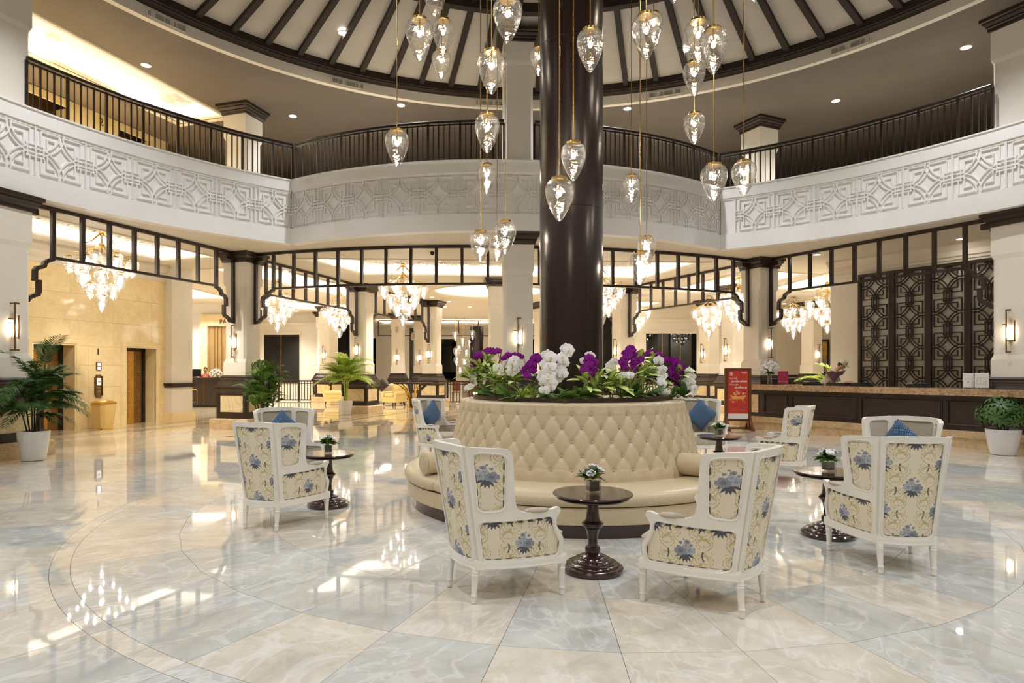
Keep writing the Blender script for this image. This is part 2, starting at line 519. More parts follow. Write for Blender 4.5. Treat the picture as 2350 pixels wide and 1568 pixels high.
# joints bed under the tiles, and the beige hall floor around
mb = MB(); mb.sector(CC, 1.5, 9.41, 0, 360, -.06, -.004, 96)
link('joint_bed', mb.mesh('joint_bed', M['joint']), floor_o)
mb = MB(); mb.prism([(-24, -8), (26, -8), (26, 58), (-24, 58)], -.06, 0, [arc(CC, 9.402, 0, 360, 120)[:-1]])
link('hall_floor', mb.mesh('hall_floor', M['floorw']), floor_o)

# ---- bay frames: L1-L2 (elevator side) and R1-R2 (reception side)
L1 = Vector((-9.28, 11.77, 0)); L2 = Vector((-7.16, 17.84, 0))
R1 = Vector((10.86, 13.1, 0)); R2 = Vector((7.82, 18.8, 0))
C0 = Vector((0.50, 15.36, 0))
A2 = Vector((-5.2, 24.3, 0)); A3 = Vector((5.0, 24.9, 0))
B2 = Vector((-3.05, 29.9, 0)); B3 = Vector((2.25, 30.6, 0)); C1 = Vector((.06, 22.75, 0))
UL = Vector((.309, .951, 0)); VL = Vector((-.951, .309, 0))   # along / behind, elevator bay
def bayL(u, v, z=0.0): return L2 + UL * u + VL * v + Vector((0, 0, z))
UD = Vector((.512, -.859, 0)); VD = Vector((.859, .512, 0))   # along / behind, reception desk
D0 = Vector((7.1, 17.4, 0))
def bayR(u, v, z=0.0): return D0 + UD * u + VD * v + Vector((0, 0, z))
AL = R_(-17.0); AR = R_(204.4)

# dark inlay lines in the hall floor
k = 0
def inlay(a, b, w):
    mb = MB(); a = Vector(a); b = Vector(b); mid = (a + b) / 2; d = b - a
    mb.box((0, 0, .0008), (d.length, w, .0016))
    o = link('floor_inlay_strip', mb.mesh('floor_inlay_strip', M['inlay']), floor_o, loc=(mid.x, mid.y, 0.0002 + .0001 * random.random()), rz=atan2(d.y, d.x))
for v, w in ((3.3, .05), (3.05, .03), (2.2, .05), (1.95, .04)):
    inlay(bayL(-5.5, v), bayL(2.6, v), w)
for u in (2.6, 2.85, 3.9, 4.15, 5.2, 6.6):
    inlay(bayL(u, -1), bayL(u, 3.9), .06)
inlay(bayL(-2.2, -1.35), bayL(12, -1.35), .16)
for v in (-.9, .9, 1.15): inlay(bayL(1.4, v), bayL(11, v), .06)
for v in (-3.2, -3.9): inlay(bayL(4.2, v), bayL(12, v), .06)
for y in (20.6, 21.0, 26.2, 26.6): inlay((-9 if y > 25 else -4, y, 0), (6, y + .2, 0), .06)

# ---- columns
def sq(h, c, z, rz=0.0):
    """square with cut corners"""
    c = max(c, 1e-4)
    pts = [(h, -h + c), (h, h - c), (h - c, h), (-h + c, h), (-h, h - c), (-h, -h + c), (-h + c, -h), (h - c, -h)]
    return [(x, y, z) for x, y in pts]
def sqloft(mb, secs, c=.0006):
    mb.loft([sq(h, cc if cc is not None else c, z) for h, z, cc in secs])
colmesh = {}
mb = MB(); sqloft(mb, [(.62, 0, None), (.62, .26, None), (.58, .30, None)]); colmesh['plinth'] = mb.mesh('plinth', M['plinth'])
mb = MB()
sqloft(mb, [(.49, .30, None), (.49, .42, None), (.462, .42, None), (.462, .98, None), (.49, .98, None), (.50, 1.02, None), (.545, 1.10, None), (.545, 1.16, None),
            (.50, 1.18, None), (.46, 1.29, None), (.45, 1.33, None), (.44, 1.34, None), (.44, 1.37, None), (.40, 1.40, None), (.405, 1.44, None), (.38, 1.48, None)])
for q in range(4):                                   # frame stiles around the stone panels
    r = Matrix.Rotation(q * pi / 2, 4, 'Z')
    for x in (-.435, .435):
        c = r @ Vector((x, .475, .70)); mb.box(c, (.11, .03, .56), q * pi / 2)
    for z in (.445, .955):
        c = r @ Vector((0, .475, z)); mb.box(c, (.80, .03, .05), q * pi / 2)
colmesh['pedestal'] = mb.mesh('pedestal', M['wood'])
mb = MB(); mb.box((0, .468, .70), (.74, .012, .46)); colmesh['stone_panel'] = mb.mesh('stone_panel', M['ivory_panel'])
def shaft(z0, z1, lo=True):
    mb = MB(); s = []
    if lo: s += [(.362, z0, None), (.362, z0 + .36, .001), (.345, z0 + .46, .06)]
    else: s += [(.345, z0, .06)]
    s += [(.345, z1 - .72, .06), (.362, z1 - .62, .001), (.362, z1, None)]
    sqloft(mb, s); return mb.mesh('shaft', M['cream'])
def capital(z1, h=.29):
    mb = MB()
    sqloft(mb, [(.37, z1 - h, None), (.40, z1 - h + .01, None), (.40, z1 - h + .07, None), (.43, z1 - h + .09, None), (.42, z1 - h + .12, None), (.47, z1 - h + .17, None),
                (.47, z1 - .09, None), (.51, z1 - .07, None), (.51, z1, None)])
    return mb.mesh('capital', M['wood'])
colmesh['shaft_low'] = shaft(1.48, ZC - .26); colmesh['cap_low'] = capital(ZC)
colmesh['shaft_up'] = shaft(6.5, ZU - .26, False); colmesh['cap_up'] = capital(ZU)
colmesh['shaft_tall'] = shaft(6.5, 9.6, False); colmesh['cap_tall'] = capital(9.72)
def column(p, rz, up=None, base=True, label=None, zc=None):
    o = struct('column', None, p, rz, label)
    if base:
        link('plinth', colmesh['plinth'], o); link('pedestal', colmesh['pedestal'], o)
        for q in range(4):
            link('stone_panel', colmesh['stone_panel'], o, rz=q * pi / 2)
    link('shaft', colmesh['shaft_low'], o); link('capital', colmesh['cap_low'], o)
    if up == 'up':
        link('shaft', colmesh['shaft_up'], o); link('capital', colmesh['cap_up'], o)
    if up == 'tall':
        link('shaft', colmesh['shaft_tall'], o); link('capital', colmesh['cap_tall'], o)
    return o
column(L1, AL, 'up'); column(L2, AL, 'up'); column(R1, AR, 'up'); column(R2, AR, 'up')
column(C0, R_(3.7), 'tall')
column(A2, AL); column(A3, AR); column(B2, AL); column(B3, AR); column(C1, R_(3.7))
# further piers behind the elevator-side lounge and behind the reception bay
column((-8.55, 32.2, 0), R_(-25)); column((-9.6, 35.4, 0), R_(-20)); column((-5.7, 36.5, 0), 0); column((-4.6, 38.0, 0), 0)
column((9.15, 24.4, 0), AR); column((9.9, 29.5, 0), AR); column((15.1, 30.3, 0), AR)

# ---- the great round pillar
mb = MB(); mb.lathe([(.40, 0), (.40, 3.3)], n=64)
pil = struct('pillar', None, (CC.x, CC.y, 0))
zs = [0, 1.55, 3.62, 5.69, 7.76, 10.5]
for a, b in zip(zs[:-1], zs[1:]):
    mb = MB(); mb.lathe([(.396, a), (.40, a + .004), (.40, b - .004), (.396, b)], n=72)
    for q in range(4):
        pass
    link('cladding_panel', mb.mesh('cladding_panel', M['pillar'], .3), pil)
mb = MB()
for q in range(4):
    a = R_(20 + 90 * q); mb.box((.3985 * cos(a), .3985 * sin(a), 5.2), (.004, .006, 10.2), a)
link('cladding_seam', mb.mesh('cladding_seam', M['black']), pil)

# ---- ribbed ceiling over the hall
dome = struct('ceiling', None)
zd = lambda r: 9.42 + .165 * (9.5 - r)
NR = 74; da = 360 / NR; A0 = 147.28
mb = MB(); mb.sector(CC, 9.49, 9.79, 0, 360, 9.24, 9.30, 148); mb.sector(CC, 9.42, 9.52, 0, 360, 9.26, 9.46, 148)
link('ring_beam', mb.mesh('ring_beam', M['ribwood']), dome)
mb = MB(); mb.sector(CC, 6.28, 6.46, 0, 360, zd(6.4) - .19, zd(6.4) + .02, 96)
link('ring_beam', mb.mesh('ring_beam', M['ribwood']), dome)
mb = MB()
for r0, r1 in ((6.4, 9.46), (1.0, 6.34)):
    a = Vector((r0, 0, zd(r0) - .05)); b = Vector((r1, 0, zd(r1) - .05)); mb.bar(a, b, .13 if r0 > 5 else .10, .11)
rib = mb.mesh('rib', M['ribwood'])
n = 6
mb = MB()
pan = []
for r0, r1 in ((.4, 6.4), (6.4, 9.5)):
    vs = []
    for r in (r0, r1):
        for i in (0, 1):
            a = R_(da * i); vs.append((r * cos(a), r * sin(a), zd(r)))
    mb._add(vs, [(0, 1, 3, 2)])
panel = mb.mesh('ceiling_panel', M['dome'])
for i in range(NR):
    link('rib', rib, dome, loc=(CC.x, CC.y, 0), rz=R_(A0 + da * i))
    link('ceiling_panel', panel, dome, loc=(CC.x, CC.y, 0), rz=R_(A0 + da * i))
mb = MB(); mb.sector(CC, 9.75, 9.90, 0, 360, ZU - .004, 9.32, 148)
link('drop_band', mb.mesh('drop_band', M['ceil'], True), dome)

# upper gallery ceiling with the long cove over the elevator side
cofU = [bayL(-7.5, .92), bayL(.3, .92), bayL(.3, 2.5), bayL(-7.5, 2.5)]
mb = MB(); mb.prism(arc(CC, 21, 0, 360, 96)[:-1], ZU, ZU + .05, [arc(CC, 9.85, 0, 360, 148)[:-1], [(p.x, p.y) for p in cofU]])
struct('ceiling', mb.mesh('ceiling', M['upceil']))

def offset_poly(poly, d):
    """grow a counter-clockwise or clockwise polygon outward by d"""
    n = len(poly); pts = [Vector((p[0], p[1])) for p in poly]
    area = sum(pts[i].x * pts[(i + 1) % n].y - pts[(i + 1) % n].x * pts[i].y for i in range(n))
    s = 1 if area > 0 else -1
    out = []
    for i in range(n):
        e1 = (pts[i] - pts[i - 1]).normalized(); e2 = (pts[(i + 1) % n] - pts[i]).normalized()
        n1 = Vector((e1.y, -e1.x)) * s; n2 = Vector((e2.y, -e2.x)) * s
        b = (n1 + n2).normalized(); out.append(tuple(pts[i] + b * d / max(.4, b.dot(n1))))
    return out

def coffer(poly, z, rise=.42, set_=.30, strip='cove', dim=1.0, lattice=False):
    """raised ceiling tray with a hidden light strip on its ledge and a moulded lip"""
    poly = [(p[0], p[1]) for p in poly]
    o = struct('ceiling_tray', None)
    out = offset_poly(poly, set_)
    mb = MB(); n = len(out)
    mb._add([(x, y, z + .05) for x, y in out] + [(x, y, z + rise) for x, y in out], [(i, (i + 1) % n, n + (i + 1) % n, n + i) for i in range(n)])
    mb.prism(out, z + rise, z + rise + .03)
    mb.prism(out, z + .05, z + .07, [poly])
    link('tray', mb.mesh('tray', M['white']), o)
    mb = MB(); s1 = offset_poly(poly, set_ * .45); s0 = offset_poly(poly, set_ * .45 + .05)
    mb.prism(s0, z + .09, z + .09, [s1]); link('light_strip', mb.mesh('light_strip', M[strip]), o)
    mb = MB()
    loop = [(x, y, z) for x, y in poly]
    area = sum(poly[i][0] * poly[(i + 1) % n][1] - poly[(i + 1) % n][0] * poly[i][1] for i in range(n))
    sg = 1 if area > 0 else -1
    mb.sweep(loop, [(sg * a, b) for a, b in ((-.0, .12), (-.02, .12), (-.05, .06), (-.03, .03), (.02, .0), (.06, -.03), (.14, -.03), (.16, .0), (.16, .02), (0, .02))], closed=True)
    link('moulding', mb.mesh('moulding', M['ceil']), o)
    return o
coffer(cofU, ZU, .35, .30, 'covew')

# ---- balcony slab, fascia, lower ceiling
HALL = [(-22, -7), (24, -7), (24, 52), (-22, 52)]
cofE = [bayL(-7.5, 1.1), bayL(.4, 1.1), bayL(.4, 3.3), bayL(-7.5, 3.3)]                       # before the elevators
cofM = [(-5.75, 18.55), (6.3, 19.2), (5.35, 22.9), (-4.65, 22.0)]                                  # wide tray in the middle
cofC = arc((-.3, 26.5), 2.35, 0, 360, 40)[:-1]                                                    # round tray
cofL = [bayL(1.8, .8), bayL(9.9, .8), bayL(9.9, 3.1), bayL(1.8, 3.1)]                              # second bay, elevator side
cofL2 = [(-15.5, 22.8), (-12.3, 22.8), (-12.1, 29.4), (-15.7, 29.4)]
cofF = [(-8, 40.0), (7, 40.0), (7, 44.6), (-8, 44.6)]
cofR = [(8.35, 20.6), (10.9, 21.6), (9.7, 27.3), (6.9, 26.6)]
cofR2 = [(11.2, 20.9), (14.0, 22.0), (13.2, 26.4), (11.0, 25.8)]
cofB = [(-10.4, 30.2), (-6.3, 31.3), (-7.4, 35.2), (-11.4, 34.2)]
cofB3 = [(4.4, 29.2), (8.2, 30.4), (7.4, 36.2), (3.8, 35.4)]
cofs = [cofE, cofM, cofC, cofL, cofL2, cofR, cofR2, cofB, cofB3, cofF]
low = MB()
low.prism(HALL, ZC, ZC + .05, [opening(.16)] + [[(p[0], p[1]) for p in c] for c in cofs])
struct('ceiling', low.mesh('ceiling', M['ceil']))
for c in cofs:
    coffer(c, ZC, .42 if c is not cofC else .5, .34)
TRAYS_LATER = True
mb = MB(); mb.prism(HALL, 6.44, 6.5, [opening(.02)])
struct('floor', mb.mesh('floor', M['floorw']))

def motif(s=1.0):
    """interlaced squares and arcs: list of polylines in [-1,1]^2 (repeats along x)"""
    L = []
    for sx in (-1, 1):
        for sy in (-1, 1):
            L.append([(sx * .10, sy * .86), (sx * .80, sy * .86), (sx * .80, sy * .22)])
            L.append([(sx * .26, sy * .60), (sx * .56, sy * .60), (sx * .56, sy * .10)])
            for r in (.96, 1.14):
                pts = []
                for i in range(11):
                    a = i / 10 * pi / 2
                    x, y = 1 - r * cos(a), 1 - r * sin(a)
                    if x > .97 or y > .97 or x < -.12 or y < -.12: continue
                    pts.append((sx * x, sy * y))
                if len(pts) > 1: L.append(pts)
            L.append([(sx * .66, sy * .10), (sx * 1.0, sy * .10)])
            L.append([(sx * .66, sy * .24), (sx * 1.0, sy * .24)])
            L.append([(sx * .09, sy * .62), (sx * .09, sy * .97)])
        L.append([(sx * .70, -.27), (sx * .70, .27)])
    return L

def relief(hw, hh, w, dep, mapf, mi=0, mb=None, rot=False):
    """bars of the motif, size 2hw x 2hh, mapped by mapf(x, y, z)"""
    mb = mb or MB()
    for ln in motif():
        pts = [((y if rot else x) * hw, (x if rot else y) * hh) for x, y in ln]
        for i, ((ax, ay), (bx, by)) in enumerate(zip(pts[:-1], pts[1:])):
            dx, dy = bx - ax, by - ay; l = hypot(dx, dy)
            if l < 1e-6: continue
            dx, dy = dx / l, dy / l
            e = w * .5 if i == 0 or True else 0
            ax_, ay_ = ax - dx * e * .6, ay - dy * e * .6; bx_, by_ = bx + dx * e * .6, by + dy * e * .6
            nx, ny = -dy * w / 2, dx * w / 2
            c = [(ax_ + nx, ay_ + ny), (bx_ + nx, by_ + ny), (bx_ - nx, by_ - ny), (ax_ - nx, ay_ - ny)]
            mb._add([mapf(x, y, 0) for x, y in c] + [mapf(x, y, dep) for x, y in c],
                    [(4, 5, 6, 7), (0, 1, 5, 4), (1, 2, 6, 5), (2, 3, 7, 6), (3, 0, 4, 7)], mi)
    return mb

# fretted lattice fixed under the tops of the two nearest trays
mb = relief(.36, .36, .030, .02, lambda x, y, z: (x, y, -z)); latm = mb.mesh('lattice', M['ceil'])
lat = struct('trim_2', None)
for j in range(2):
    for i in range(13):
        y = 20.9 + .74 * j; x = -4.55 + .74 * i
        link('lattice', latm, lat, loc=(x + .06 * j, y + .035 * i, ZC + .405))
for j in range(2):
    for i in range(11):
        p = bayL(-7.0 + .74 * i, 2.35 + .74 * j, ZC + .405); link('lattice', latm, lat, loc=p, rz=atan2(UL.y, UL.x))
ZB0, ZB1, ZB2, ZB3 = 4.896, 5.30, 6.27, 6.565
fas = struct('trim_1', None, label='white balcony band with raised interlaced squares and arcs')
def fascia_arc(c, r, sgn, a0, a1, n):
    """sgn=+1: face looks toward the centre c; -1: away from it"""
    q = lambda d: r + sgn * d
    mb = MB()
    for d0, d1, z0, z1 in ((0, .24, ZB0, ZB1), (.06, .24, ZB1, ZB2), (0, .24, ZB2, ZB3 - .03), (-.03, .24, ZB3 - .03, ZB3), (.03, .1, ZB2 - .05, ZB2)):
        ra, rb = sorted((q(d0), q(d1)))
        mb.sector(c, ra, rb, a0, a1, z0, z1, n)
    link('fascia_band', mb.mesh('fascia_band', M['white'], True), fas)
fascia_arc(CC, RB, 1, LCUSP - .02, RCUSP + 360.02, 90)
fascia_arc(BC, BR, -1, BA0 - .02, BA1 + .02, 40)
def relief_mesh(r, sgn, step, frac=1.0):
    zc = (ZB1 + ZB2) / 2; hh = (ZB2 - ZB1) / 2 - .02; ha = R_(step) / 2
    def mf(x, y, z):
        a = x / r * sgn
        rr = r + sgn * (.06 - z)
        return (rr * cos(a), rr * sin(a), zc + y)
    mb = relief(r * ha * .97, hh, .024, .044, mf)
    for sx in (-1, 1):
        x = sx * r * ha * .995
        mb._add([mf(x - .012, -hh, 0), mf(x + .012, -hh, 0), mf(x + .012, hh, 0), mf(x - .012, hh, 0), mf(x - .012, -hh, .046), mf(x + .012, -hh, .046), mf(x + .012, hh, .046), mf(x - .012, hh, .046)],
                [(4, 5, 6, 7), (0, 1, 5, 4), (1, 2, 6, 5), (2, 3, 7, 6), (3, 0, 4, 7)])
    return mb.mesh('relief_panel', M['white'])
rm = relief_mesh(RB, 1, 5.24)
for k in range(9):
    if k < 8: link('relief_panel', rm, fas, loc=(CC.x, CC.y, 0), rz=R_(129.36 + 5.18 * k))
    link('relief_panel', rm, fas, loc=(CC.x, CC.y, 0), rz=R_(56.0 - 5.3 * k))
st = (BA1 - BA0) / 13
rm2 = relief_mesh(BR, -1, st)
for k in range(13):
    link('relief_panel', rm2, fas, loc=(BC.x, BC.y, 0), rz=R_(BA0 + st * (k + .5)))

# ---- walls closing the hall
mb = MB(); mb.sector(CC, 20.5, 20.8, 0, 360, 6.5, ZU, 96); struct('wall_upper', mb.mesh('wall', M['upwall']))
mb = MB(); mb.sector(CC, 14.2, 14.5, 205, 345, 0, ZC, 48); struct('wall_rear', mb.mesh('wall', M['cream']))
for nm, a, b in (('wall_left', (-16, -7), (-16, 50)), ('wall_right', (18.5, -7), (18.5, 50)), ('wall_back', (-24, 50), (26, 50)), ('wall_front', (-24, -7), (26, -7))):
    a = Vector((*a, ZC / 2)); b = Vector((*b, ZC / 2)); mb = MB(); mb.bar(a, b, .2, ZC); struct(nm, mb.mesh('wall', M['cream']))
# ================================================================== FIXED WOODWORK, RAILS AND LAMPS
BRK = [(.66, 3.88), (.645, 3.845), (.57, 3.815), (.50, 3.77), (.475, 3.69), (.42, 3.66), (.345, 3.635), (.305, 3.58), (.30, 3.37)]
BRK2 = [(.375, 3.40), (.375, 3.17), (.355, 3.115), (.265, 3.075), (.195, 3.035), (.155, 2.975), (.04, 2.955)]
def fret(pts, label, ends=(True, True), gap=.64):
    """dark timber frieze hung between two columns; pts is its plan line"""
    pts = [Vector((p[0], p[1], 0)) for p in pts]
    acc = [0]
    for a, b in zip(pts[:-1], pts[1:]): acc.append(acc[-1] + (b - a).length)
    L = acc[-1]
    def q(s):
        s = max(0, min(L, s))
        for i in range(len(acc) - 1):
            if s <= acc[i + 1] + 1e-9:
                t = (s - acc[i]) / (acc[i + 1] - acc[i]); return pts[i].lerp(pts[i + 1], t)
        return pts[-1]
    o = thing('timber_frieze', label, 'frieze', (q(L / 2).x, q(L / 2).y, 3.88), 0, 'timber friezes between the columns')
    base = Vector((q(L / 2).x, q(L / 2).y, 3.88))
    def put(nm, mb): link(nm, mb.mesh(nm, M['wood']), o)
    n = max(2, int(L / .5))
    s0, s1 = (.66 if ends[0] else 0), (L - .66 if ends[1] else L)
    for nm, z, a, b, w, h in (('top_rail', 4.855, 0, L, .085, .075), ('bottom_rail', 3.885, s0, s1, .085, .055)):
        mb = MB(); mb.sweep([q(a + (b - a) * i / n) + Vector((0, 0, z)) - base for i in range(n + 1)], [(-w / 2, -h / 2), (w / 2, -h / 2), (w / 2, h / 2), (-w / 2, h / 2)])
        put(nm, mb)
    m = max(1, round((s1 - s0) / gap))
    for i in range(m + 1):
        s = s0 + (s1 - s0) * i / m
        p = q(s) - base; d = q(s + .05) - q(s - .05)
        mb = MB(); mb.box((0, 0, (3.86 + 4.83) / 2), (.075, .085, 4.83 - 3.86)); 
        me = mb.mesh('post', M['wood']); link('post', me, o, loc=(p.x, p.y, -3.88), rz=atan2(d.y, d.x))
    for e, on in ((0, ends[0]), (1, ends[1])):
        if not on: continue
        f = (lambda s: q(s)) if e == 0 else (lambda s: q(L - s))
        mb = MB()
        for B in (BRK, BRK2):
            line = [f(s) + Vector((0, 0, z)) - base for s, z in B]
            side = (f(.5) - f(.1)).normalized().cross(Vector((0, 0, 1)))
            mb.sweep(line, [(-.037, -.0425), (.037, -.0425), (.037, .0425), (-.037, .0425)], up=side)
        put('scroll_bracket', mb)
        mb = MB(); a = f(.04) - base; mb.bar(Vector((a.x, a.y, 2.92 - 3.88)), Vector((a.x, a.y, 4.62 - 3.88)), .08, .085, up=(f(.5) - f(.1)).normalized()); put('wall_post', mb)
        mb = MB(); a = f(.05) - base; b = f(.34) - base; mb.bar(Vector((a.x, a.y, .84)), Vector((b.x, b.y, .84)), .13, .12); mb.bar(Vector((a.x, a.y, .745)), Vector((b.x * .4 + a.x * .6, b.y * .4 + a.y * .6, .745)), .11, .08); put('corbel', mb)
    return o
def between(a, b, ha=.36, hb=.36):
    d = (b - a).normalized(); return [a + d * ha, b - d * hb]
fret(between(L1, L2), 'dark timber frieze across the elevator bay, between near left column and its neighbour')
fret(between(R2, R1), 'dark timber frieze in front of the reception lattice screen')
def circ3(a, b, c, n):
    ax, ay, bx, by, cx, cy = a[0], a[1], b[0], b[1], c[0], c[1]
    d = 2 * (ax * (by - cy) + bx * (cy - ay) + cx * (ay - by))
    ux = ((ax * ax + ay * ay) * (by - cy) + (bx * bx + by * by) * (cy - ay) + (cx * cx + cy * cy) * (ay - by)) / d
    uy = ((ax * ax + ay * ay) * (cx - bx) + (bx * bx + by * by) * (ax - cx) + (cx * cx + cy * cy) * (bx - ax)) / d
    r = hypot(ax - ux, ay - uy); t0 = atan2(ay - uy, ax - ux); t1 = atan2(cy - uy, cx - ux)
    if t1 < t0: t1 += 2 * pi
    if t1 - t0 > pi: t0, t1 = t0 + 2 * pi, t1
    return [(ux + r * cos(t0 + (t1 - t0) * i / n), uy + r * sin(t0 + (t1 - t0) * i / n)) for i in range(n + 1)]
fret(circ3((L2.x + .36, L2.y - .08), (.42, 16.55), (R2.x - .36, R2.y - .08), 24), 'long curved dark timber frieze under the bulging balcony, passing behind the pillar', gap=.66)
fret(between(L2, A2), 'dark timber frieze running back from column beside the tall red-clad desk to lounge column')
fret(between(A2, B2), 'dark timber frieze over the console table with curved legs')
fret(between(R2, A3), 'dark timber frieze running back over the orchids on the right')
fret(between(A3, B3), 'dark timber frieze farthest back to the right of the pillar')
fret([(-7.6, 40.6), (6.5, 41.2)], 'thin distant timber frieze before the far windows', (False, False), 1.3)

# ---- balcony railings
balm = {}
for w in (.05, .03, .018):
    mb = MB(); mb.box((0, 0, 6.57 + .445), (w, w * .9, .89)); balm[w] = mb.mesh('baluster', M['wood'])
def railing(fn, s0, s1, label, step=.128):
    """fn(s) -> plan point at arc length s"""
    m = fn((s0 + s1) / 2)
    o = thing('balustrade', label, 'railing', (m.x, m.y, 6.565), 0, 'balcony railings'); base = Vector((m.x, m.y, 6.565))
    n = max(4, int((s1 - s0) / .35))
    for nm, z, prof in (('handrail', 7.50, [(-.055, -.03), (.055, -.03), (.06, .01), (.035, .035), (-.035, .035), (-.06, .01)]), ('sub_rail', 7.425, [(-.028, -.02), (.028, -.02), (.028, .02), (-.028, .02)])):
        mb = MB(); mb.sweep([fn(s0 + (s1 - s0) * i / n) + Vector((0, 0, z)) - base for i in range(n + 1)], prof); link(nm, mb.mesh(nm, M['wood'], True), o)
    c = max(1, round((s1 - s0) / step))
    for i in range(c + 1):
        s = s0 + (s1 - s0) * i / c
        p = fn(s) - base; d = fn(s + .02) - fn(s - .02)
        w = .05 if i % 6 == 0 or i == c else (.03 if i % 2 == 0 else .018)
        link('baluster', balm[w], o, loc=(p.x, p.y, -6.565), rz=atan2(d.y, d.x))
rr = RB + .10
fL = lambda s: P(158.5 - math.degrees(s / rr), rr)
railing(fL, 0, R_(158.5 - 126.6) * rr, 'dark railing on the left balcony, before the bright ceiling tray')
fR = lambda s: P(60.75 - math.degrees(s / rr), rr)
railing(fR, 0, R_(60.75 - 28.3) * rr, 'dark railing on the right balcony')
rb = BR - .10
fB = lambda s: Vector((BC.x + rb * cos(R_(BA0 + .25) + s / rb), BC.y + rb * sin(R_(BA0 + .25) + s / rb), 0))
Lb = R_(BA1 - BA0 - .5) * rb
a0 = atan2(C0.y - BC.y, C0.x - BC.x); sc0 = ((a0 - R_(BA0 + .25)) % (2 * pi)) * rb
railing(fB, .02, sc0 - .36, 'dark railing on the bulging balcony, left of the pale upper column')
railing(fB, sc0 + .36, Lb, 'dark railing on the bulging balcony, right of the pale upper column')

# ---- air grilles in the band under the ribbed ceiling
def on_circle(px, c, r):
    k = (px - CX) / FPX; a = k * k + 1; b = -2 * (k * c.x + c.y); q = c.x ** 2 + c.y ** 2 - r * r
    y = (-b + sqrt(b * b - 4 * a * q)) / (2 * a); return Vector((k * y, y, 0))
for px, lab in ((382, 'long slotted air grille under the ribbed ceiling, leftmost of five'), (798, 'long slotted air grille above the left end of bulging railing'), (1126, 'slotted air grille partly behind the pale upper column'),
                (1526, 'long slotted air grille just right of the pillar'), (1952, 'long slotted air grille under the ribbed ceiling, rightmost of five')):
    p = on_circle(px, CC, 9.75); a = math.degrees(atan2(p.y - CC.y, p.x - CC.x))
    o = thing('air_grille', lab, 'air vent', (CC.x, CC.y, 9.12), R_(a), 'slotted air grilles')
    mb = MB(); w = 2.5
    for z0, z1 in ((-.075, -.06), (.06, .075)): mb.sector((0, 0), 9.73, 9.755, -w - .15, w + .15, z0, z1, 8)
    for s in (-1, 1): mb.sector((0, 0), 9.73, 9.755, s * w - .1, s * w + .1, -.075, .075, 1)
    link('frame', mb.mesh('frame', M['ceil']), o)
    mb = MB(); mb.sector((0, 0), 9.748, 9.752, -w, w, -.06, .06, 8); link('backing', mb.mesh('backing', M['black']), o)
    for j in range(5):
        mb = MB(); z = -.045 + j * .0225; mb.sector((0, 0), 9.735, 9.748, -w, w, z - .0028, z + .0028, 8); link('slat', mb.mesh('slat', M['ceil']), o)
    mb = MB()
    for s in (-.5, .1, .6): mb.sector((0, 0), 9.733, 9.75, s * w - .04, s * w + .04, -.06, .06, 1)
    link('divider', mb.mesh('divider', M['ceil']), o)

# ---- recessed downlights
mb = MB(); mb.lathe([(.075, 0), (.095, 0), (.095, -.012), (.085, -.016), (.075, -.012)], n=20, cap=False); dl_trim = mb.mesh('trim_ring', M['white'], True)
mb = MB(); mb.lathe([(.074, -.006), (.001, -.007)], n=20, cap=False); dl_lamp = mb.mesh('lamp', M['led'])
def downlight(p, lab, grp, sc=1.0):
    o = thing('recessed_downlight', lab, 'downlight', p, 0, grp); o.scale = (sc,) * 3
    link('trim_ring', dl_trim, o); link('lamp', dl_lamp, o); return o
for px, py, w in ((335, 149, 'above the left railing, nearest the bright tray'), (672, 266, 'above the left balcony corner'), (920, 241, 'above the left half of bulging railing'),
                  (1440, 249, 'right of the pillar above bulging railing'), (1918, 231, 'above the middle of right railing'), (2217, 108, 'beside the upper right column')):
    downlight(fl(px, py, ZU - .002), 'bright recessed downlight ' + w, 'gallery ceiling downlights', 1.25)
for px, py, w in ((787, 73, 'between ribs left of the pendants'), (1572, 101, 'between ribs right of the pillar')):
    p = at(px, py, 14.9); r = hypot(p.x - CC.x, p.y - CC.y); q = fl(px, py, zd(r)); r = hypot(q.x - CC.x, q.y - CC.y); q.z = zd(r) - .012
    downlight(q, 'bright recessed downlight ' + w, 'ribbed ceiling downlights', 1.3)
for px, py, w in ((2205, 548, 'over the reception desk, right end'), (1875, 584, 'over the reception desk, left end'), (1887, 645, 'over the reception corridor mouth'), (991, 682, 'beside the round tray, left of two'), (1031, 692, 'below the round tray'),
                  (1078, 704, 'under the distant hall edge'), (1021, 704, 'by the lounge column capital'), (1022, 737, 'low in the distance left of dark pillar'), (1505, 719, 'right of the pillar over the window'), (1508, 752 - 50, 'higher one over the right window'),
                  (680, 714, 'over the left dark window'), (735, 712, 'beside the far lounge pier'), (1800, 697, 'deep in the reception corridor'), (655, 621, 'behind the left frieze posts')):
    if py < 740:
        p = fl(px, py, ZC - .002); downlight(p, 'small recessed downlight in lower ceiling ' + w, 'lower ceiling downlights', 1.2)
for p in [(7.2, 21.2), (-3.0, 24.6), (1.5, 24.2), (-8.4, 27), (5.8, 27), (-1, 31.5), (-8.8, 15.6), (-4, 33), (3.6, 34), (13.2, 25.5), (-11.8, 22.5), (-13.6, 26.5), (-11.4, 32.5), (9.2, 31), (-2.5, 38), (12.6, 21.5)]:  # spots loosely placed; several added as fill to brighten the background
    spot((p[0], p[1], ZC - .05), K_LOW, (1, .92, .80), 2.2, .7, .06)

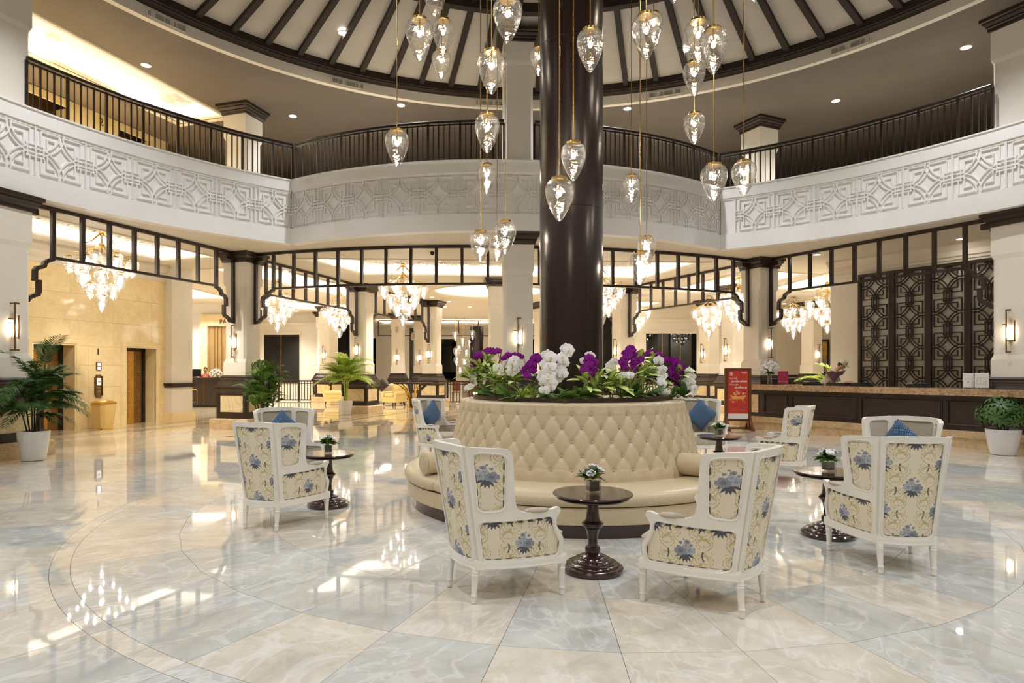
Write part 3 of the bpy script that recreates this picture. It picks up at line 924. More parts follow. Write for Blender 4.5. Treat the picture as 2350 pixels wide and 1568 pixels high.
# ---- wall sconces
sm = {}
mb = MB(); n = 10
prof = [(.075 * cos(pi * i / n), .02 + .075 * sin(pi * i / n)) for i in range(n + 1)]
mb.loft([[(x, y, z) for x, y in prof] for z in (-.38, .38)], False, False); sm['glass_tube'] = mb.mesh('glass_tube', M['frost'], True)
mb = MB(); mb.sphere((0, .05, -.03), (.032, .032, .11), 12, 8); sm['lamp'] = mb.mesh('lamp', M['sconce'], True)
mb = MB()
mb.box((0, .012, 0), (.05, .02, .5))
mb.bar((.03, .11, .43), (.03, .11, -.14), .02, .02, (0, 1, 0)); mb.bar((-.05, .11, .43), (.04, .11, .43), .02, .03); mb.bar((.03, .11, .14), (.115, .06, .14), .02, .024)
mb.bar((-.083, .04, .22), (-.083, .04, -.22), .018, .03, (0, 1, 0)); mb.bar((-.083, .05, -.2), (.04, .11, -.2), .018, .02); mb.bar((.03, .11, -.14), (.03, .11, -.43), .02, .02, (0, 1, 0)); mb.bar((-.05, .11, -.43), (.04, .11, -.43), .02, .03)
mb.bar((.03, .11, .43), (.03, .0, .43), .02, .02); mb.bar((.03, .11, -.43), (.03, .0, -.43), .02, .02)
sm['bracket'] = mb.mesh('bracket', M['bronze'])
def sconce(p, ang, lab, z=2.42):
    """p: plan point on the wall face, ang: outward normal in degrees"""
    o = thing('wall_sconce', lab, 'wall lamp', (p[0], p[1], z), R_(ang) - pi / 2, 'glass tube wall lamps')
    for k in ('bracket', 'glass_tube', 'lamp'): link(k, sm[k], o)
    return o
nrm = lambda a, d: Vector((d * cos(R_(a)), d * sin(R_(a)), 0))
sconce(L1 + nrm(-17, .346), -17, 'lit glass tube wall lamp on the near left column above the palm')
sconce(L2 + nrm(-107, .346), -107, 'lit glass tube wall lamp on column behind the floral chairs at left')
sconce(C0 + nrm(-86.3, .346), -86.3, 'lit glass tube wall lamp on the pale column left of the pillar')
sconce(R2 + nrm(-65.6, .346), -65.6, 'lit glass tube wall lamp on column left of reception, above white rose vase')
sconce(R1 + nrm(204.4, .346), 204.4, 'lit glass tube wall lamp on the near right column')
sconce(A2 + nrm(-107, .346), -107, 'lit glass tube wall lamp on lounge column behind the tall palm')
sconce(B2 + nrm(-107, .346), -107, 'lit glass tube wall lamp on column right of the lobby sign')
sconce(A3 + nrm(204.4, .346), 204.4, 'lit glass tube wall lamp on column just right of the pillar')
sconce(Vector((-8.55, 32.2, 0)) + nrm(-70, .346) * 0 + nrm(-25 - 90, .346), -115, 'lit glass tube wall lamp on far lounge pier, right of two')
sconce(Vector((-9.6, 35.4, 0)) + nrm(-110, .346), -110, 'small lit wall lamp on the farthest lounge pier, beside the dark window')
sconce(Vector((-5.7, 36.5, 0)) + nrm(-90, .346), -90, 'small lit wall lamp above the lobby sign')
sconce(Vector((-4.6, 38.0, 0)) + nrm(-90, .346), -90, 'small lit wall lamp between lobby sign and lounge column')
sconce(Vector((9.15, 24.4, 0)) + nrm(AR * 180 / pi, .346), 204.4, 'lit wall lamp on pier left of the red poster stand')
sconce(Vector((9.9, 29.5, 0)) + nrm(204.4, .346), 204.4, 'smaller lit wall lamp on the pier right of the right window')
sconce(Vector((15.1, 30.3, 0)) + nrm(-65.6, .346), -65.6, 'lit wall lamp behind the man in the cap')

# ---- glass drops: hanging pendants and chandeliers
DROP = [(.02, 0), (.07, .03), (.16, .13), (.25, .28), (.345, .47), (.43, .68), (.485, .88), (.50, 1.02), (.485, 1.15), (.43, 1.27), (.34, 1.35), (.27, 1.385)]
mb = MB(); mb.lathe(DROP, n=24, cap=False); mb.lathe([(.02, 0), (.001, -.004)], n=12, cap=False); gm_glass = mb.mesh('glass_drop', M['glass'], True)
mb = MB(); mb.lathe([(.06, 1.46), (.27, 1.455), (.285, 1.44), (.285, 1.36), (.26, 1.355), (.05, 1.37)], n=24); mb.lathe([(.03, 1.36), (.03, 1.10), (.045, 1.09), (.045, 1.02)], n=10); gm_cap = mb.mesh('cap', M['brass'], True)
mb = MB(); mb.sphere((0, 0, .93), (.075, .075, .10), 12, 8); gm_bulb = mb.mesh('bulb', M['bulb'], True)
mb = MB(); mb.sphere((0, 0, .93), (.085, .085, .10), 10, 6); gm_bulbw = mb.mesh('bulb', M['bulbw'], True)
mb = MB(); mb.lathe(DROP[::1], n=14, cap=False); gm_glass2 = mb.mesh('glass_drop', M['glassc'], True)
mb = MB(); mb.lathe([(.05, 1.46), (.27, 1.45), (.27, 1.36), (.05, 1.36)], n=14); mb.lathe([(.018, 1.45), (.018, 1.80)], n=6); gm_cap2 = mb.mesh('cap', M['brass'], True)
PEND = [(963, 42, 141, 63), (1017, 43, 129, 51), (1013, 116, 182, 45), (998, -28, 40, 48), (1165, -5, 99, 69), (1128, 116, 217, 65), (1118, 262, 352, 58), (1117.5, 376, 445.5, 42), (911, 298, 383, 54.5),
        (1236, 108, 175, 41), (1354.6, 66, 167, 63), (1316, 326, 416, 58.5), (1284, 408, 508.5, 66.5), (1449, 401, 466, 40), (1483, 32, 138, 67), (1500, 29, 100, 44), (1602, 45, 145, 62), (1637, 64, 171, 63), (1593, 141, 221, 51), (1593.5, 259, 332, 49),
        (1638.5, 376, 463, 60), (1707, 369, 450, 56), (1547, -80, 8, 52), (1730, -75, 6, 50), (1103, 529, 601.5, 50), (1141, 545, 601, 39), (1159.5, 506, 584, 51), (1484, 542, 611, 43), (1469, 577, 654, 51)]
WHERE = ['largest of four at upper left, beside the dome ribs', 'second from upper left, just right of a bigger one', 'small one below its twin at upper left', 'cut by the top edge at upper left', 'biggest at the top left of the pillar', 'hanging high left of the pillar before the upper column',
         'mid height left of the pillar', 'small pale one before the white balcony band, left of the pillar', 'alone at left before the bulging railing', 'half hidden at the left edge of pillar', 'high in front of the right edge of pillar', 'in front of the pillar at railing height', 'lowest in front of the pillar, before its dark centre',
         'small pale one before the white band, right of the pillar', 'high right of the pillar', 'smaller one tucked behind at upper right of the pillar', 'behind a bigger one at upper right', 'large one overlapping its twin at upper right', 'third down in the upper right cluster', 'below the upper right cluster, above right cusp',
         'left of two beside the right balcony corner', 'rightmost of all, beside the right balcony corner', 'only its tip showing at the top, right of the pillar', 'only its tip showing at the top, farthest right', 'lowest trio left of the pillar, left one', 'lowest trio left of the pillar, hindmost middle one', 'lowest trio left of the pillar, right and upper one', 'lowest pair right of the pillar, upper one behind', 'lowest pair right of the pillar, front one']
for i, ((px, y0, y1, w), wh) in enumerate(zip(PEND, WHERE)):
    d = 408.0 / w
    d += {15: .55, 16: .75, 2: .35, 25: .5, 19: .2}.get(i, 0)
    p = at(px, y1, d); dx, dy = p.x - CC.x, p.y - CC.y; r = hypot(dx, dy)
    if r < .72:
        d += .75 if d > CC.y else -.75; p = at(px, y1, d)
    wid = w * d / FPX; hgt = (y1 - y0) * d / FPX; sz = hgt / 1.455
    o = thing('pendant_lamp', 'glass drop pendant, ' + wh, 'pendant', p, 0, 'glass drop pendants round the pillar')
    o.scale = (wid, wid, sz)
    link('glass_drop', gm_glass, o); link('cap', gm_cap, o); link('bulb', gm_bulb, o)
    r = hypot(p.x - CC.x, p.y - CC.y); L = (zd(max(r, .5)) - p.z) / sz
    mb = MB(); mb.lathe([(.0062 / wid, 1.45), (.0062 / wid, L)], n=8); link('rod', mb.mesh('rod', M['brass'], True), o)

def drop2(par, x, y, z, s=.30):
    g = link('glass_drop', gm_glass2, par, loc=(x, y, z)); g.scale = (s,) * 3
    link('cap', gm_cap2, g); link('bulb', gm_bulbw, g); return g
def chandelier0():
    o = thing('chandelier', '', 'chandelier', (0, 0, 0), 0, 'tiered glass drop chandeliers')
    tiers = [(1, 0, 0, 0), (4, .24, .30, .4), (6, .43, .55, 0), (7, .66, .86, .3), (4, .33, 1.02, .1)]
    for n, r, z, ph in tiers:
        for k in range(n):
            a = 2 * pi * k / n + ph; drop2(o, r * cos(a), r * sin(a), z)
    mb = MB(); mb.lathe([(.014, 1.0), (.014, 2.35)], n=8); mb.lathe([(.05, 2.33), (.06, 2.36), (.001, 2.37)], n=12); link('rod', mb.mesh('rod', M['brass'], True), o)
    for z in (1.62, 1.92):
        mb = MB(); mb.sphere((0, 0, z), .075, 12, 8); link('hub', mb.mesh('hub', M['brass'], True), o)
    for n, r, z, ph in ((7, .68, 1.62, .3), (6, .45, 1.92, 0)):
        for k in range(n):
            a = 2 * pi * k / n + ph
            pts = [((.04 + (r - .04) * t) * cos(a), (.04 + (r - .04) * t) * sin(a), z - .24 * (1 - (1 - t) ** 2) + .03 * max(0, t - .8) * 5) for t in [i / 8 for i in range(9)]]
            mb = MB(); mb.tube(pts, [.016 - .001 * i for i in range(9)], 6); mb.bar(pts[-2], (pts[-2][0], pts[-2][1], z - .50), .006, .006); link('arm', mb.mesh('arm', M['brass'], True), o)
    return o
CH = [((-9.50, 15.2), 'large glass drop chandelier before the elevators'), ((-2.94, 19.8), 'glass drop chandelier behind the curved frieze, left of the pale column'), ((-8.08, 23.3), 'glass drop chandelier over the left dark window'),
      ((-6.72, 27.0), 'glass drop chandelier above the tall potted palm'), ((3.34, 20.2), 'glass drop chandelier half hidden by the pillar'), ((6.0, 27.6), 'small glass drop chandelier behind bracket, right of the pillar'),
      ((8.55, 22.3), 'glass drop chandelier beside the column left of reception'), ((9.2, 27.4), 'glass drop chandelier over the piers right of the dark window'), ((13.15, 28.0), 'glass drop chandelier over reception vase of white roses'), ((12.5, 23.9), 'glass drop chandelier cut off by the pale reception wall')]
c0 = chandelier0()
for i, ((x, y), lab) in enumerate(CH):
    c = c0 if i == 0 else copy_tree(c0)
    c.location = (x, y, 3.0); c['label'] = lab; c.rotation_euler = (0, 0, .7 * i)
    if i in (0, 1): pass
# distant pendants by the far dark pillar
mb = MB(); mb.lathe([(.45, 0), (.45, 4.6)], n=32)
struct('pillar', mb.mesh('pillar', M['pillar'], True), (-1.35, 42.5, 0))
mb = MB(); mb.lathe([(.010 / .3, 1.45), (.010 / .3, 9)], n=6); farrod = mb.mesh('rod', M['brass'])
fars = [(1045, 775), (1048, 832), (1056, 852), (1062, 788), (1070, 812), (1066, 836), (1054, 804), (1078, 790), (1084, 772), (1082, 828), (1047, 812), (1090, 808)]
for i, (px, py) in enumerate(fars):
    p = at(px, py + 8, 38.4 + (i * 5 % 12) * .62)
    o = thing('pendant_lamp', 'tiny glass pendant before the distant dark pillar', 'pendant', p, 0, 'distant pendants by the far dark pillar'); o.scale = (.42, .42, .42)
    link('glass_drop', gm_glass2, o); link('cap', gm_cap2, o); link('bulb', gm_bulbw, o); link('rod', farrod, o)
for p in [(-14.0, 29.6), (-5, 43), (4, 43), (-11.6, 33.6)]:  # fill spots added to lighten the far lounge and concierge corridor
    spot((p[0], p[1], ZC - .05), K_LOW, (1, .92, .80), 2.2, .7, .06)
# ================================================================== ROUND SOFA
SX, SY = CC.x, CC.y
SEAM = -90 - 6.5 - 45                                   # first seam direction, degrees
sofa = thing('round_sofa', 'large round buttoned cream leather sofa wrapped about the dark pillar', 'sofa', (SX, SY, 0))
mb = MB(); mb.lathe([(2.02, 0), (2.02, .135)], n=96); link('plinth', mb.mesh('plinth', M['woodx'], True), sofa)
def ring_section(prof, a0, a1, n, nm, m, round_ends=.012):
    mb = MB(); rings = []
    for i in range(n + 1):
        t = i / n; a = R_(a0 + (a1 - a0) * t)
        e = min(i, n - i); s = (.88, .96, .99)[e] if e < 3 and round_ends else 1.0
        zm = sum(p[1] for p in prof) / len(prof); rm = sum(p[0] for p in prof) / len(prof)
        rings.append([((rm + (r - rm) * (1 - (1 - s) * .5)) * cos(a), (rm + (r - rm) * (1 - (1 - s) * .5)) * sin(a), zm + (z - zm) * (1 - (1 - s))) for r, z in prof])
    mb.loft(rings, True, True); return mb.mesh(nm, m, .9)
seat = ring_section([(1.50, .30), (1.50, .44), (1.62, .462), (1.80, .470), (1.95, .462), (2.04, .446), (2.085, .415), (2.10, .375), (2.095, .335), (2.075, .312), (2.055, .305)], .1, 89.9, 40, 'seat_cushion', M['leather'])
pan_ = ring_section([(1.9, .135), (1.9, .298), (2.066, .298), (2.072, .22), (2.06, .135)], .06, 89.94, 30, 'base_panel', M['leather'], 0)
ROWZ = [.570, .713, .856, 1.0, 1.14]; DU = 90 / 11.0
def back_xyz(ph, z, d):
    h = (z - .44) / (1.25 - .44)
    r = 1.565 - .185 * h + d
    return (r * cos(R_(ph)), r * sin(R_(ph)), z)
def tuft(ph, z):
    u = ph / DU - .5; w = (z - ROWZ[0]) / .1425
    wc = max(-.0, min(4.0, w))
    p = u + wc / 2; q = u - wc / 2
    sp, sq_ = abs(sin(pi * p)), abs(sin(pi * q))
    puff = (sp * sq_) ** .42
    pu = u - round(u) if True else 0
    best = 9
    for j in (math.floor(wc), math.floor(wc) + 1):
        off = .5 * (j % 2); du = (u - off) - round(u - off); best = min(best, (du * 1.45) ** 2 + (w - j) ** 2)
    dent = math.exp(-best / .035)
    out = max(0, w - 4, -w)
    k = max(0, 1 - out * 1.1)
    pl = (abs(sin(pi * u)) ** .5) * max(0, 1 - abs(out - .5) * 1.2) if out > 0 else 0
    e = min(ph, 90 - ph); seam = math.exp(-(e / .7) ** 2)
    return .020 * puff * k + (.012 * pl if out > 0 else 0) + .006 * (1 - k) - .016 * dent - .014 * seam
mb = MB(); NU, NV = 176, 76
def bfn(i, j):
    ph = .02 + (90 - .04) * i
    if j <= .82:
        z = .44 + (1.215 - .44) * (j / .82); return back_xyz(ph, z, tuft(ph, z))
    t = (j - .82) / .18 * pi / 2; b = back_xyz(ph, 1.215, tuft(ph, 1.215)); rr_ = hypot(b[0], b[1]); 
    r = (rr_ - .05) + .05 * cos(t) if t < pi / 2 else 0
    r -= max(0, (j - .93)) / .07 * .09
    z = 1.215 + .042 * sin(min(t * 1.15, pi / 2)); return (r * cos(R_(ph)), r * sin(R_(ph)), z)
mb.grid(bfn, NU, NV); backm = mb.mesh('back_cushion', M['leather'], pi)
mb = MB()
for j, z in enumerate(ROWZ):
    for i in range(11 if j % 2 == 0 else 10):
        ph = (i + .5 + .5 * (j % 2)) * DU; x, y, zz = back_xyz(ph, z, -.004); mb.sphere((x, y, zz), .0105, 8, 6)
btn = mb.mesh('buttons', M['leather_button'], True)
for k in range(4):
    a = R_(SEAM + 90 * k)
    link('seat_cushion', seat, sofa, rz=a); link('base_panel', pan_, sofa, rz=a)
    b = link('back_cushion', backm, sofa, rz=a); s = link('button', btn, b); s['kind'] = 'stuff'
mb = MB(); mb.sector((0, 0), 1.185, 1.245, 0, 360, 1.24, 1.305, 80); mb.sector((0, 0), 1.18, 1.25, 0, 360, .5, 1.24, 80); link('planter_rim', mb.mesh('planter_rim', M['wood'], True), sofa)
mb = MB(); mb.sector((0, 0), .42, 1.185, 0, 360, 1.18, 1.25, 60); link('soil', mb.mesh('soil', M['soil']), sofa)
for a, lab in ((-90 - 58, 'cream leather bolster at left, end-on beside the floral chair'), (-90 + 44.5, 'long cream leather bolster at right of the sofa seat')):
    o = thing('bolster', lab, 'bolster', (SX + 1.53 * cos(R_(a)), SY + 1.53 * sin(R_(a)), .465), R_(a), 'round sofa bolsters')
    mb = MB(); r = .122
    prof = [(.0005, 0), (r * .93, 0), (r * .985, .006), (r, .02), (r, .52), (r * .985, .534), (r * .93, .54), (.0005, .545)]
    mb.M = Matrix.Translation((0, 0, r)) @ Matrix.Rotation(pi / 2, 4, 'Y'); mb.lathe(prof, n=28); link('cover', mb.mesh('cover', M['leather'], True), o)
    mb = MB(); mb.M = Matrix.Translation((0, 0, r)) @ Matrix.Rotation(pi / 2, 4, 'Y')
    for z in (.012, .528): mb.tube([(r * .965 * cos(2 * pi * i / 28), r * .965 * sin(2 * pi * i / 28), z) for i in range(29)], .0045, 6)
    link('piping', mb.mesh('piping', M['leather_seam']), o)

# ================================================================== FLORAL WING CHAIRS
CREAM = np.array(srgb(229, 219, 198)[:3]); BLUE = np.array(srgb(144, 150, 164)[:3]); BLUED = np.array(srgb(98, 103, 116)[:3]); BLUEL = np.array(srgb(176, 181, 190)[:3])
GOLD = np.array(srgb(198, 184, 134)[:3]); DARK = np.array(srgb(96, 98, 102)[:3])
def print_colour(u, v):
    """flat floral print: bouquets of blue flowers, gilt scrolls and beaded crescents; u, v in metres"""
    PU, PV = .40, .375
    c = np.tile(CREAM, (len(u), 1))
    def put(mask, col):
        c[mask] = col
    for ou, ov, fl_ in ((0, 0, 1), (.5, .5, -1)):
        x = ((u / PU + ou + .5) % 1 - .5) * PU / 1.22; y = ((v / PV + ov + .5) % 1 - .5) * PV / 1.12
        # gilt acanthus scrolls at either side
        for s in (-1, 1):
            for cx_, cy_, r in ((.085, .115, .036), (.10, .05, .030), (.105, -.055, .034), (.075, -.12, .030), (.055, .155, .022)):
                dx, dy = x - s * cx_, y - cy_
                rr_ = np.hypot(dx, dy); th = np.arctan2(dy, dx * s)
                put((np.abs(rr_ - r * (.7 + .12 * th)) < .0019) & (th > -2.4), GOLD)
                put((np.abs(rr_ - r * 1.12) < .0026 * np.abs(np.sin(5 * th + cx_ * 90))) & (th > -1.2), GOLD * .96)
            # leafy gilt spray
            dx, dy = (x - s * .075), y + .085
            t = dx * s * .7 + dy * .7; w = -dx * s * .7 + dy * .7
            put((np.abs(w) < .011 * np.abs(np.sin(t * 150)) * np.clip(1 - np.abs(t) / .04, 0, 1)), GOLD)
            for q, (tx, ty, ta) in enumerate(((.12, .02, .9), (.13, .10, 2.0), (.06, .175, .4), (.115, -.10, -.8))):
                dx, dy = x * s - tx, y - ty
                t = dx * cos(ta) + dy * sin(ta); w = -dx * sin(ta) + dy * cos(ta) - 9 * (dx * cos(ta) + dy * sin(ta)) ** 2
                put((np.abs(w) < .0028 * (.45 + .55 * np.abs(np.sin(t * 190))) * np.clip(1 - (t / .034) ** 2, 0, 1)) & (np.abs(t) < .034), GOLD * (.9 + .1 * (q % 2)))
            # beaded crescents
            dx, dy = x - s * .028 - s * .03 * 0, y - .155 + .31 * 0
            X = x - s * .052; Y = y - .145
            arc_ = np.abs(np.hypot(X + s * .05, Y) - .075)
            put((arc_ < .0038) & (np.abs(Y) < .034) & (X * s > -.02), DARK)
        def flower(cx_, cy_, r, n, col, colc, ph=0.0):
            dx, dy = x - cx_ * fl_, y - cy_; rr_ = np.hypot(dx, dy); th = np.arctan2(dy, dx)
            edge = r * (.72 + .28 * np.abs(np.cos(n / 2 * th + ph)) ** .7)
            m = rr_ < edge
            sh = .80 + .30 * (rr_ / r) + .10 * np.cos(3 * n * th)
            c[m] = np.clip(col[None, :] * sh[m][:, None], 0, 1)
            put(m & (np.abs(rr_ - edge) < r * .05), BLUED)
            put(rr_ < r * .26, colc); put(rr_ < r * .12, GOLD * .7)
        # dark leaves under the bouquet
        for a in (-2.6, -2.1, -1.75, -1.4, -1.0, -.5, 2.7, .3):
            dx, dy = x - .03 * cos(a), y - .035 * sin(a) + .012
            t = dx * cos(a) + dy * sin(a); w = -dx * sin(a) + dy * cos(a)
            put((np.abs(w) < .0075 * np.clip(1 - (t / .028) ** 2, 0, 1)) & (np.abs(t) < .028), DARK)
            put((np.abs(w) < .0012) & (np.abs(t) < .03), DARK * .8)
        # stems and buds above
        for bx, by, r in ((-.012, .052, .015), (.022, .045, .010), (-.032, .035, .009), (.035, .02, .007), (.005, .068, .006), (-.045, .012, .008)):
            flower(bx, by, r, 8, BLUE, BLUED, .3)
        flower(-.024, .002, .030, 7, BLUEL, BLUE, .6)
        flower(.022, -.006, .034, 5, BLUE, BLUED, .2)
        flower(-.006, .026, .020, 6, BLUEL, BLUE, .1)
    return c

fabm = D.materials.new('floral_print_fabric'); fabm.use_nodes = True
t_ = NT(fabm); va = t_.new('ShaderNodeVertexColor', _layer_name='print'); t_.lk(va, 0, t_.b, 'Base Color')
t_.b.inputs['Roughness'].default_value = .75; t_.b.inputs['Specular IOR Level'].default_value = .2
wv = t_.new('ShaderNodeTexNoise', Scale=400.0); t_.bump(wv, 0, .12, .002)

LS = .606
def s_map(s, z, d, sg):
    t = s / LS; x = .205 + .14 * t + .03 * sin(pi * t) ; y = .59 * t
    x += (z - .27) * (.045 + .5 * min(s, .22)) ; y -= (z - .27) * .16 * max(0, 1 - t) ** 1.3
    return Vector((sg * (x + .973 * d), y - .231 * d, z))
def b_map(x, z, d, sg=1):
    h = .205 + (z - .27) * .045; q = x / .205
    return Vector((h * q, -(z - .27) * .16 - .038 * (1 - q * q) - d, z))
def rnd(poly, r, n=4):
    """round the corners of a polygon"""
    out = []; m = len(poly)
    for i in range(m):
        p = Vector(poly[i][:2]); a = Vector(poly[i - 1][:2]); b = Vector(poly[(i + 1) % m][:2])
        rr_ = poly[i][2] if len(poly[i]) > 2 else r
        d1 = (a - p); d2 = (b - p); q = min(rr_, d1.length * .45, d2.length * .45)
        if q < 1e-4: out.append(tuple(p)); continue
        p1 = p + d1.normalized() * q; p2 = p + d2.normalized() * q
        for k in range(n + 1):
            t = k / n; out.append(tuple(p1 * (1 - t) ** 2 + p * 2 * t * (1 - t) + p2 * t * t))
    return out
def sheet(outline, holes, fmap, th, name, m, sg=1, step=.06):
    """curved board with openings"""
    loops = [outline] + holes
    rv, rf = fill(loops)
    bm = bmesh.new(); bv = [bm.verts.new((v.x, v.y, 0)) for v in rv]
    for f in rf:
        try: bm.faces.new([bv[i] for i in f])
        except ValueError: pass
    xs = [v.x for v in rv]
    k = math.floor(min(xs) / step) + 1
    while k * step < max(xs):
        bmesh.ops.bisect_plane(bm, geom=bm.verts[:] + bm.edges[:] + bm.faces[:], plane_co=(k * step, 0, 0), plane_no=(1, 0, 0)); k += 1
    bm.verts.index_update()
    co = [(v.co.x, v.co.y) for v in bm.verts]; N = len(co)
    fs = [[v.index for v in f.verts] for f in bm.faces]
    be = [(e.verts[0].index, e.verts[1].index) for e in bm.edges if len(e.link_faces) == 1]
    bm.free()
    mb = MB()
    vv = [fmap(x, z, th, sg) for x, z in co] + [fmap(x, z, -th, sg) for x, z in co]
    mb._add(vv, [tuple(f) for f in fs] + [tuple(N + i for i in f) for f in fs] + [(a, b, N + b, N + a) for a, b in be])
    return mb.mesh(name, m, .8)
side_out = [(0, .24), (.606, .24)] + [(.606, .40), (.60, .425), (.565, .47), (.538, .52), (.532, .56), (.548, .595), (.562, .622), (.552, .645), (.525, .648), (.495, .638), (.44, .632), (.36, .628), (.30, .63), (.268, .645), (.248, .675), (.238, .73)] + rnd([(.226, 1.0, 0), (.218, 1.075, .05), (.0, 1.09, 0)], 0)[0:] 
side_hole = rnd([(.03, .30), (.57, .30), (.572, .40, .02), (.52, .475, .04), (.497, .585, .03), (.03, .565)], .035)
wing_hole = rnd([(.034, .645, .04), (.175, .655, .04), (.186, 1.035, .045), (.036, 1.045, .04)], .04)
back_out = [(-.205, .24), (-.10, .24), (.10, .24), (.205, .24), (.205, 1.09), (.10, 1.098), (-.10, 1.098), (-.205, 1.09)]
back_hole = rnd([(-.178, .30), (.178, .30), (.178, 1.045), (-.178, 1.045)], .035)
cm = {}
for sg in (-1, 1):
    cm['side_frame', sg] = sheet(side_out, [side_hole, wing_hole], s_map, .021, 'side_frame', M['chairwhite'], sg)
cm['back_frame'] = sheet(back_out, [back_hole], b_map, .021, 'back_frame', M['chairwhite'])
def beads(holes, fmap, sg):
    mb = MB()
    for h in holes:
        for d in (.0205, -.0205):
            q = offset_poly([(x, z) for x, z in h], .010)
            mb.tube([fmap(x, z, d, sg) for x, z in q] + [fmap(*q[0], d, sg)], .0045, 5, cap=False)
    return mb.mesh('beading', M['chairwhite'], pi)
for sg in (-1, 1): cm['side_bead', sg] = beads([side_hole, wing_hole], s_map, sg)
cm['back_bead'] = beads([back_hole], b_map, 1)
def uph(fmap, region, d, name, m, sg=1, nu=60, nv=60, pr=True, u0=0.0, v0=0.0):
    """padded panel; region(u,v)->(s,z)"""
    mb = MB(); uv = []
    def fn(i, j):
        s, z = region(i, j); uv.append((s, z))
        pad = .008 * (max(0, min(1, 12 * i * (1 - i))) * max(0, min(1, 12 * j * (1 - j)))) ** .5
        return fmap(s, z, d + pad * (1 if d > 0 else -1), sg)
    mb.grid(fn, nu, nv); me = mb.mesh(name, m, pi)
    if pr:
        uv = np.array(uv); col = print_colour(uv[:, 0] + u0, uv[:, 1] + v0)
        # darker woven border along the edge of the panel
        i = np.tile(np.linspace(0, 1, nu + 1), nv + 1); j = np.repeat(np.linspace(0, 1, nv + 1), nu + 1)
        w = max(uv[:, 0].max() - uv[:, 0].min(), .01); h = uv[:, 1].max() - uv[:, 1].min()
        e = np.minimum(np.minimum(i, 1 - i) * w, np.minimum(j, 1 - j) * h)
        mk = (e < .0165) & (np.sin(uv[:, 0] * 90 + uv[:, 1] * 70) > -.2); col[mk] = DARK * .9
        ca = me.color_attributes.new('print', 'FLOAT_COLOR', 'POINT')
        ca.data.foreach_set('color', np.hstack([col, np.ones((len(col), 1))]).astype(np.float32).ravel())
    return me
reg_side = lambda i, j: ((.02 + i * (.56 + .02 - max(0, (j - .35)) / .65 * .07 - .02)), .29 + j * (.29 - .014 * (1 - i)))
reg_wing = lambda i, j: (.024 + i * (.160 + .012 * j), .635 + j * .42)
reg_back = lambda i, j: (-.19 + .38 * i, .29 + .765 * j)
for sg in (-1, 1):
    cm['side_upholstery', sg] = uph(s_map, reg_side, .004, 'side_upholstery', fabm, sg, 200, 108, True, .09, -.41)
    cm['wing_upholstery', sg] = uph(s_map, reg_wing, .004, 'wing_upholstery', fabm, sg, 64, 150, True, -.09, -.89)
    cm['side_lining', sg] = uph(s_map, reg_side, -.004, 'side_lining', M['grey'], sg, 12, 12, False)
    cm['wing_lining', sg] = uph(s_map, reg_wing, -.004, 'wing_lining', M['grey'], sg, 12, 12, False)
cm['back_upholstery'] = uph(b_map, reg_back, .004, 'back_upholstery', fabm, 1, 150, 290, True, 0, -.70)
cm['back_lining'] = uph(b_map, reg_back, -.004, 'back_lining', M['grey'], 1, 14, 16, False)
# seat rail, legs, cushion, arm pads
path = [b_map(-.205 + .41 * i / 6, .262, 0) for i in range(7)] + [s_map(LS * i / 6, .262, 0, 1) for i in range(1, 7)] + [Vector((.345 - .69 * i / 8, .595 + .05 * sin(pi * i / 8), .262)) for i in range(1, 8)] + [s_map(LS * (1 - i / 6), .262, 0, -1) for i in range(0, 6)]
mb = MB(); mb.sweep(path, [(-.026, -.03), (.026, -.03), (.030, -.022), (.026, -.008), (.030, .006), (.026, .03), (-.026, .03)], closed=True); cm['seat_rail'] = mb.mesh('seat_rail', M['chairwhite'], .6)
mb = MB()
out = [(-.20, .03), (.20, .03), (.345, .56), (.32, .63), (.16, .665), (-.16, .665), (-.32, .63), (-.345, .56)]
o8 = rnd(out, .05, 3); cxy = (0, .33)
def ins(k): return [(cxy[0] + (x - cxy[0]) * k, cxy[1] + (y - cxy[1]) * k) for x, y in o8]
mb.loft([[(x, y, z) for x, y in ins(k)] for k, z in ((.95, .285), (.985, .30), (1.0, .33), (1.01, .38), (1.0, .42), (.975, .445), (.92, .462), (.75, .475), (.45, .483), (.1, .485))])
cm['seat_cushion'] = mb.mesh('seat_cushion', M['grey'], pi)
mb = MB(); mb.tube([(x, y, .437) for x, y in ins(.992)] + [(*ins(.992)[0], .437)], .005, 6); cm['piping'] = mb.mesh('piping', M['grey'], True)
mb = MB(); mb.lathe([(.012, 0), (.018, .006), (.019, .03), (.021, .05), (.024, .055), (.021, .062), (.0195, .07), (.026, .19), (.029, .197), (.024, .205), (.029, .213), (.026, .225), (.028, .24)], n=14)
cm['leg'] = mb.mesh('leg', M['chairwhite'], True)
mb = MB(); mb.box((0, 0, .265), (.056, .056, .07)); mb.box((0, -.0, .265), (.036, .062, .044)); mb.box((0, 0, .265), (.062, .036, .044)); cm['corner_block'] = mb.mesh('corner_block', M['chairwhite'])
mb = MB(); mb.sphere((0, 0, 0), (.032, .092, .022), 14, 8); cm['arm_pad'] = mb.mesh('arm_pad', M['grey'], True)
